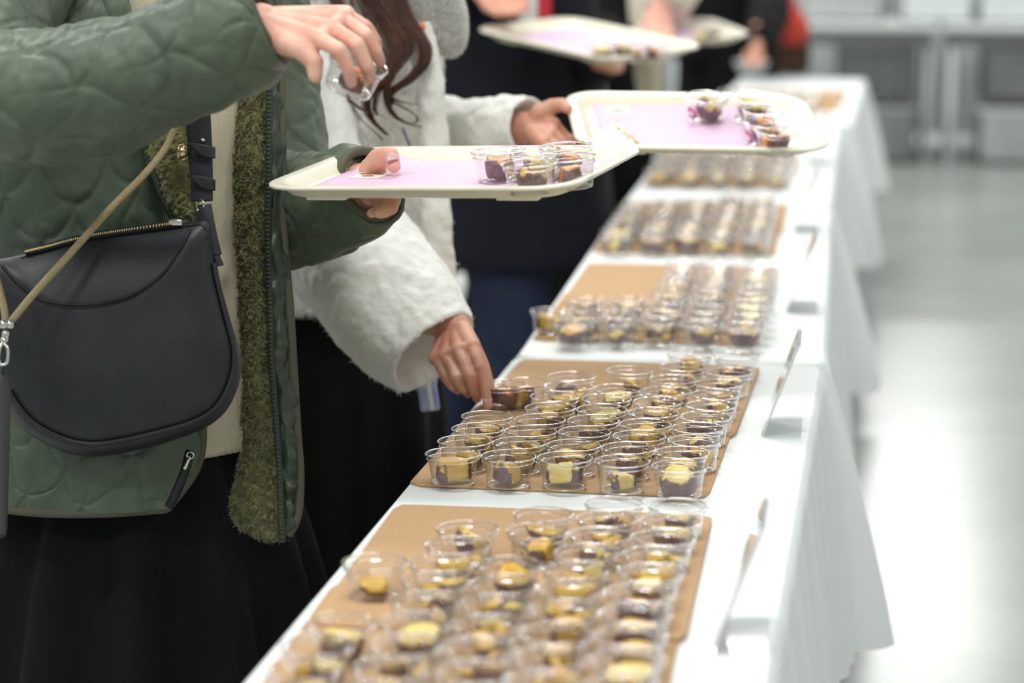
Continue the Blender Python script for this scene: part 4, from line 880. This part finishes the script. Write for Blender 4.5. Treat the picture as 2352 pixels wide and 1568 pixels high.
obj('trousers', trousers((CC[0], CC[1], .88), fC, ft), M['jeans'], P_, label='dark blue jeans')
for f in ft: obj('shoe', remesh(join([capsule(f - [0, 0, .02], f + fC * .15 - [0, 0, .025], .042, .034)]), .009, 3), M['black'], P_)
obj('scarf', sheet(cr2([[at(1196, y, 4.96), at(1218, y, 4.95), at(1238, y, 4.96)] for y in (-80, -10, 30, 52)], 20, 8), .012), M['pale'], P_, label='grey scarf end'); obj('scarf_edge', sheet(cr2([[at(1237, y, 4.957), at(1248, y, 4.95), at(1256, y, 4.96)] for y in (-80, -10, 30, 44)], 20, 6), .012), M['crimson'], P_, label='crimson scarf edge')
# cream coat
CD = at(1352, 300, 6.35); al = math.radians(35); fD = math.sin(al) * RT - math.cos(al) * FH
P_ = empty('person', (CD[0], CD[1], 0), 'person in an open cream coat over black clothes, hand over a tray', 'person')
h1 = hand_parts(at(1512, 22, 5.86), at(1528, -60, 5.95), [W3([(1498, 54, 5.83), (1490, 70, 5.80), (1494, 82, 5.79), (1502, 88, 5.79)]), W3([(1512, 58, 5.82), (1508, 76, 5.79), (1514, 88, 5.78), (1522, 90, 5.78)]), W3([(1524, 58, 5.82), (1526, 76, 5.79), (1532, 86, 5.78), (1538, 88, 5.78)]), W3([(1536, 56, 5.83), (1540, 70, 5.80), (1544, 80, 5.79), (1548, 82, 5.79)])], W3([(1494, 36, 5.85), (1484, 50, 5.83), (1484, 66, 5.82), (1490, 76, 5.81)]), 1.05)
h2 = hand_parts(at(1440, 96, 5.92), at(1415, 92, 6.0), [W3([(1462 + 4 * i, 96 + 2 * i, 5.88), (1476 + 4 * i, 100 + 2 * i, 5.85), (1482 + 4 * i, 101 + 2 * i, 5.83), (1486 + 4 * i, 100 + 2 * i, 5.82)]) for i in range(4)], W3([(1448, 84, 5.9), (1456, 76, 5.88), (1466, 74, 5.86), (1474, 77, 5.85)]), .95)
person_body(P_, body_parts((CD[0], CD[1], .88), np.array([CD[0], CD[1], 1.44]), at(1540, -80, 6.3), at(1350, -80, 6.3), at(1560, -60, 6.0), at(1518, 0, 5.88), at(1378, 78, 6.1), at(1430, 94, 5.95), face=fD, k=.92), [h1, h2], M['skin'], .003)
torso(CD, al, [(1.5, .07, .06), (1.42, .14, .1), (1.2, .145, .135), (.9, .145, .14), (.5, .14, .13), (.2, .13, .12), (.05, .11, .1)], M['black'], P_, 'dress', 'black clothes')
ftD = [np.array([CD[0], CD[1], .06]) + np.cross(fD, [0, 0, 1.]) * q * .11 for q in (-1, 1)]
obj('trousers', trousers((CD[0], CD[1], .88), fD, ftD), M['black'], P_, label='black trousers')
for f in ftD: obj('shoe', remesh(join([capsule(f - [0, 0, .015], f + fD * .15 - [0, 0, .02], .046, .036)]), .009, 3), M['black'], P_)
ct = obj('coat', sheet(cr2([[at(1332, y, 6.35), at(1352, y, 6.18), at(x1, y, 6.12)] for y, x1 in ((-120, 1400), (100, 1385), (250, 1392), (420, 1398), (570, 1402))], 60, 20), .015, wrinkle), M['cream'], P_, label='cream coat, one side')
obj('coat_front', sheet(cr2([[at(x0, y, 6.06), at((x0 + x1) / 2, y, 6.03), at(x1, y, 6.08)] for y, x0, x1 in ((-120, 1440, 1530), (0, 1448, 1526), (100, 1458, 1520), (180, 1468, 1512), (232, 1480, 1508))], 50, 20), .012, wrinkle), M['cream'], ct)
obj('sleeve', tube(W3([(1600, -200, 6.15), (1585, -110, 6.02), (1548, -30, 5.92), (1530, 22, 5.88)]), [.07, .075, .068, .055], 40, 40, wrinkle), M['cream'], ct)
obj('sleeve', tube(W3([(1360, -120, 6.25), (1368, 40, 6.13), (1385, 85, 6.06), (1432, 95, 5.94)]), [.064, .066, .06, .046], 40, 30, wrinkle), M['black'], ct)
# black coat with the red bag
CE = at(1672, 100, 9.42); al = math.radians(40); fE = math.sin(al) * RT - math.cos(al) * FH
P_ = empty('person', (CE[0], CE[1], 0), 'person in a black coat reaching to the far end of the table', 'person')
h1 = hand_parts(at(1738, 118, 8.6), at(1740, 70, 8.65), [W3([(1724 + 9 * i, 132, 8.58), (1722 + 9 * i, 140, 8.56), (1724 + 9 * i, 146, 8.56), (1728 + 9 * i, 149, 8.56)]) for i in range(4)], W3([(1718, 124, 8.58), (1712, 134, 8.57), (1714, 144, 8.56), (1720, 152, 8.56)]), .9)
person_body(P_, body_parts((CE[0], CE[1], .9), np.array([CE[0], CE[1], 1.46]), at(1740, -60, 9.3), at(1605, -60, 9.3), at(1768, 10, 8.98), at(1742, 90, 8.62), at(1570, 60, 9.3), at(1590, 130, 9.2), face=fE), [h1], M['skin_b'], .004)
ce = torso(CE, al, [(1.54, .07, .06), (1.46, .16, .1), (1.25, .2, .16), (.9, .215, .175), (.5, .22, .18), (.3, .19, .16), (.06, .15, .14)], M['black'], P_, label='black coat')
obj('sleeve', tube(W3([(1738, -70, 9.3), (1768, 5, 8.98), (1758, 62, 8.75), (1742, 108, 8.62)]), [.075, .08, .07, .055], 40, 30, wrinkle), M['black'], ce)
obj('sleeve', tube(W3([(1605, -70, 9.3), (1572, 50, 9.3), (1580, 100, 9.22), (1592, 140, 9.18)]), [.075, .075, .065, .055], 40, 30, wrinkle), M['black'], ce)
rb = empty('shoulder_bag', at(1822, 105, 9.1), 'red bag hanging beside the person in the black coat', 'bag')
obj('bag_body', remesh(join([ellipsoid(at(1822, 66, 9.1), (.062, .05, .07)), ellipsoid(at(1806, 20, 9.1), (.04, .04, .08)), capsule(at(1800, -20, 9.1), at(1815, 60, 9.1), .03, .05)]), .012, 4), M['red'], rb)
obj('strap', tube(W3([(1790, -90, 9.1), (1796, -40, 9.1), (1800, 0, 9.1)]), .012, 10, 8), M['red'], rb)
bb = empty('tote_bag', at(1832, 160, 9.2), 'brown bag below the red bag at the end of the table', 'bag')
obj('bag_body', remesh(join([rbox(at(1822, 128, 9.2), (.13, .09, .15), .03)]), .012, 4), M['brown'], bb); obj('handle', torus(at(1822, 90, 9.2), .04, .006, FW, 24, 8), M['brown'], bb)
# olive trousers and white boots between the others
CF = at(1105, 500, 7.25); al = math.radians(60); fF = math.sin(al) * RT - math.cos(al) * FH
P_ = empty('person', (CF[0], CF[1], 0), 'person in dark olive with pale boots, mostly hidden behind the navy coat', 'person')
f1 = onz(1120, 862, .05); f2 = onz(1062, 962, .05)
person_body(P_, body_parts((CF[0], CF[1], .88), np.array([CF[0], CF[1], 1.44]), at(1180, -60, 7.25), at(1030, -60, 7.25), at(1190, 150, 7.2), at(1180, 300, 7.1), at(1030, 150, 7.2), at(1040, 300, 7.1), feet=[f1, f2], face=fF), [], M['skin'])
torso(CF, al, [(1.5, .07, .06), (1.43, .14, .1), (1.2, .17, .13), (.9, .18, .14), (.45, .18, .15), (.40, .17, .14)], M['olive_d'], P_, label='dark olive coat')
for f in (f1, f2):
    mid = f + np.array([0, 0, .30]) + nrm(CF * [1, 1, 0] - f * [1, 1, 0]) * .04
    obj('boot', remesh(join([capsule(mid, f, .072, .056), capsule(f, f + fF * .17 - [0, 0, .012], .05, .038)]), .01, 4), M['pale'], P_)
obj('trousers', trousers((CF[0], CF[1], .88), fF, [f1, f2], (.10, .075, .05)), M['olive_d'], P_, label='dark olive trousers')

# ================================================================= far right: storage tables with crates
def leg_table(cx, cy, w, d, h, label):
    t = empty('work_table', (cx, cy, 0), label, 'table', 'white tables at the far right')
    obj('table_top', rbox((cx, cy, h - .02), (w, d, .04), .006), M['white'], t); obj('apron', rbox((cx, cy - d / 2 + .03, h - .075), (w - .06, .02, .07), .004), M['grey_d'], t)
    for sx in (-1, 1):
        for sy in (-1, 1): obj('leg', tube([(cx + sx * (w / 2 - .05), cy + sy * (d / 2 - .06), 0), (cx + sx * (w / 2 - .05), cy + sy * (d / 2 - .06), h - .04)], .02, 2, 12), M['white' if sx < 0 else 'grey_l'], t)
        obj('foot_bar', rbox((cx + sx * (w / 2 - .05), cy, .14), (.03, d - .12, .03), .004), M['grey_l'], t)
    return t
YF = 12.4
TX = [.10, 1.50]
leg_table(-.48 + .30, YF + .35, 1.38, .6, .72, 'white work table beyond the end of the serving row'); leg_table(1.22, YF + .35, 1.38, .6, .72, 'white work table in the top right corner')
def crate(c, s, m, label, lid=True):
    e = empty('storage_crate', (c[0], c[1], c[2] - s[2] / 2), label, 'crate', 'crates around the far tables')
    x, y, z = c; w, d, h = s; t = .012
    obj('crate_body', join([box((x, y, z - h / 2 + t / 2), (w, d, t)), box((x - w / 2 + t / 2, y, z), (t, d, h)), box((x + w / 2 - t / 2, y, z), (t, d, h)), box((x, y - d / 2 + t / 2, z), (w, t, h)), box((x, y + d / 2 - t / 2, z), (w, t, h))]), M[m], e, smooth=False)
    for k in (-.3, 0, .3): obj('rib', rbox((x + k * w, y - d / 2 - .004, z - .02 * h), (.02, .01, h * .8), .003), M[m], e)
    if lid: obj('lid', rbox((x, y, z + h / 2 + .012), (w + .02, d + .02, .024), .006), M['grey_l' if m != 'grey_l' else 'white'], e)
for i, (x, z, w, h, m, lb) in enumerate([(.20, .13, .42, .26, 'grey', 'grey crate on the floor under the left far table'), (.20, .45, .40, .24, 'grey_d', 'dark grey crate stacked under the left far table'), (.88, .13, .30, .26, 'grey_l', 'pale crate on the floor left under the right far table'), (.88, .44, .28, .24, 'grey', 'grey crate stacked left under the right far table'),
                                         (1.30, .15, .40, .30, 'beige', 'beige crate on the floor right under the right far table'), (1.32, .48, .36, .24, 'grey_d', 'dark crate stacked right under the right far table')]):
    crate((x, YF + .38, z + .004), (w, .42, h), m, lb)
for i, (x, w, h, m, lb) in enumerate([(.02, .42, .10, 'grey_l', 'pale box on the left far table, left'), (.50, .36, .14, 'white', 'white box on the left far table, right'), (.96, .50, .16, 'white', 'white box on the right far table, left'), (1.60, .50, .13, 'grey_l', 'pale box on the right far table, right')]):
    crate((x, YF + .36, .72 + h / 2 + .002), (w, .40, h), m, lb, False)
# white panel screen behind the far tables
scr = empty('partition_screen', (.6, YF + 1.3, 0), 'pale freestanding partition screen behind the far tables', 'screen')
for k in range(4):
    x = -1.6 + 1.25 * k; obj('panel', rbox((x, YF + 1.3, .92), (1.22, .04, 1.76), .008), M['grey_l'], scr); obj('frame_post', rbox((x - .615, YF + 1.3, .92), (.03, .06, 1.84), .006), M['grey_d'], scr)
# small white bowl by the far hand
bw = onz(1726, 172, TH + .0015); e = empty('bowl', bw, 'small white bowl at the left edge of the last table', 'bowl')
obj('bowl_body', lathe([(.001, .004), (.03, .004), (.05, .02), (.065, .05), (.068, .052), (.066, .05), (.05, .018), (.03, .002), (.001, .0005)], 40, bw), M['white'], e)
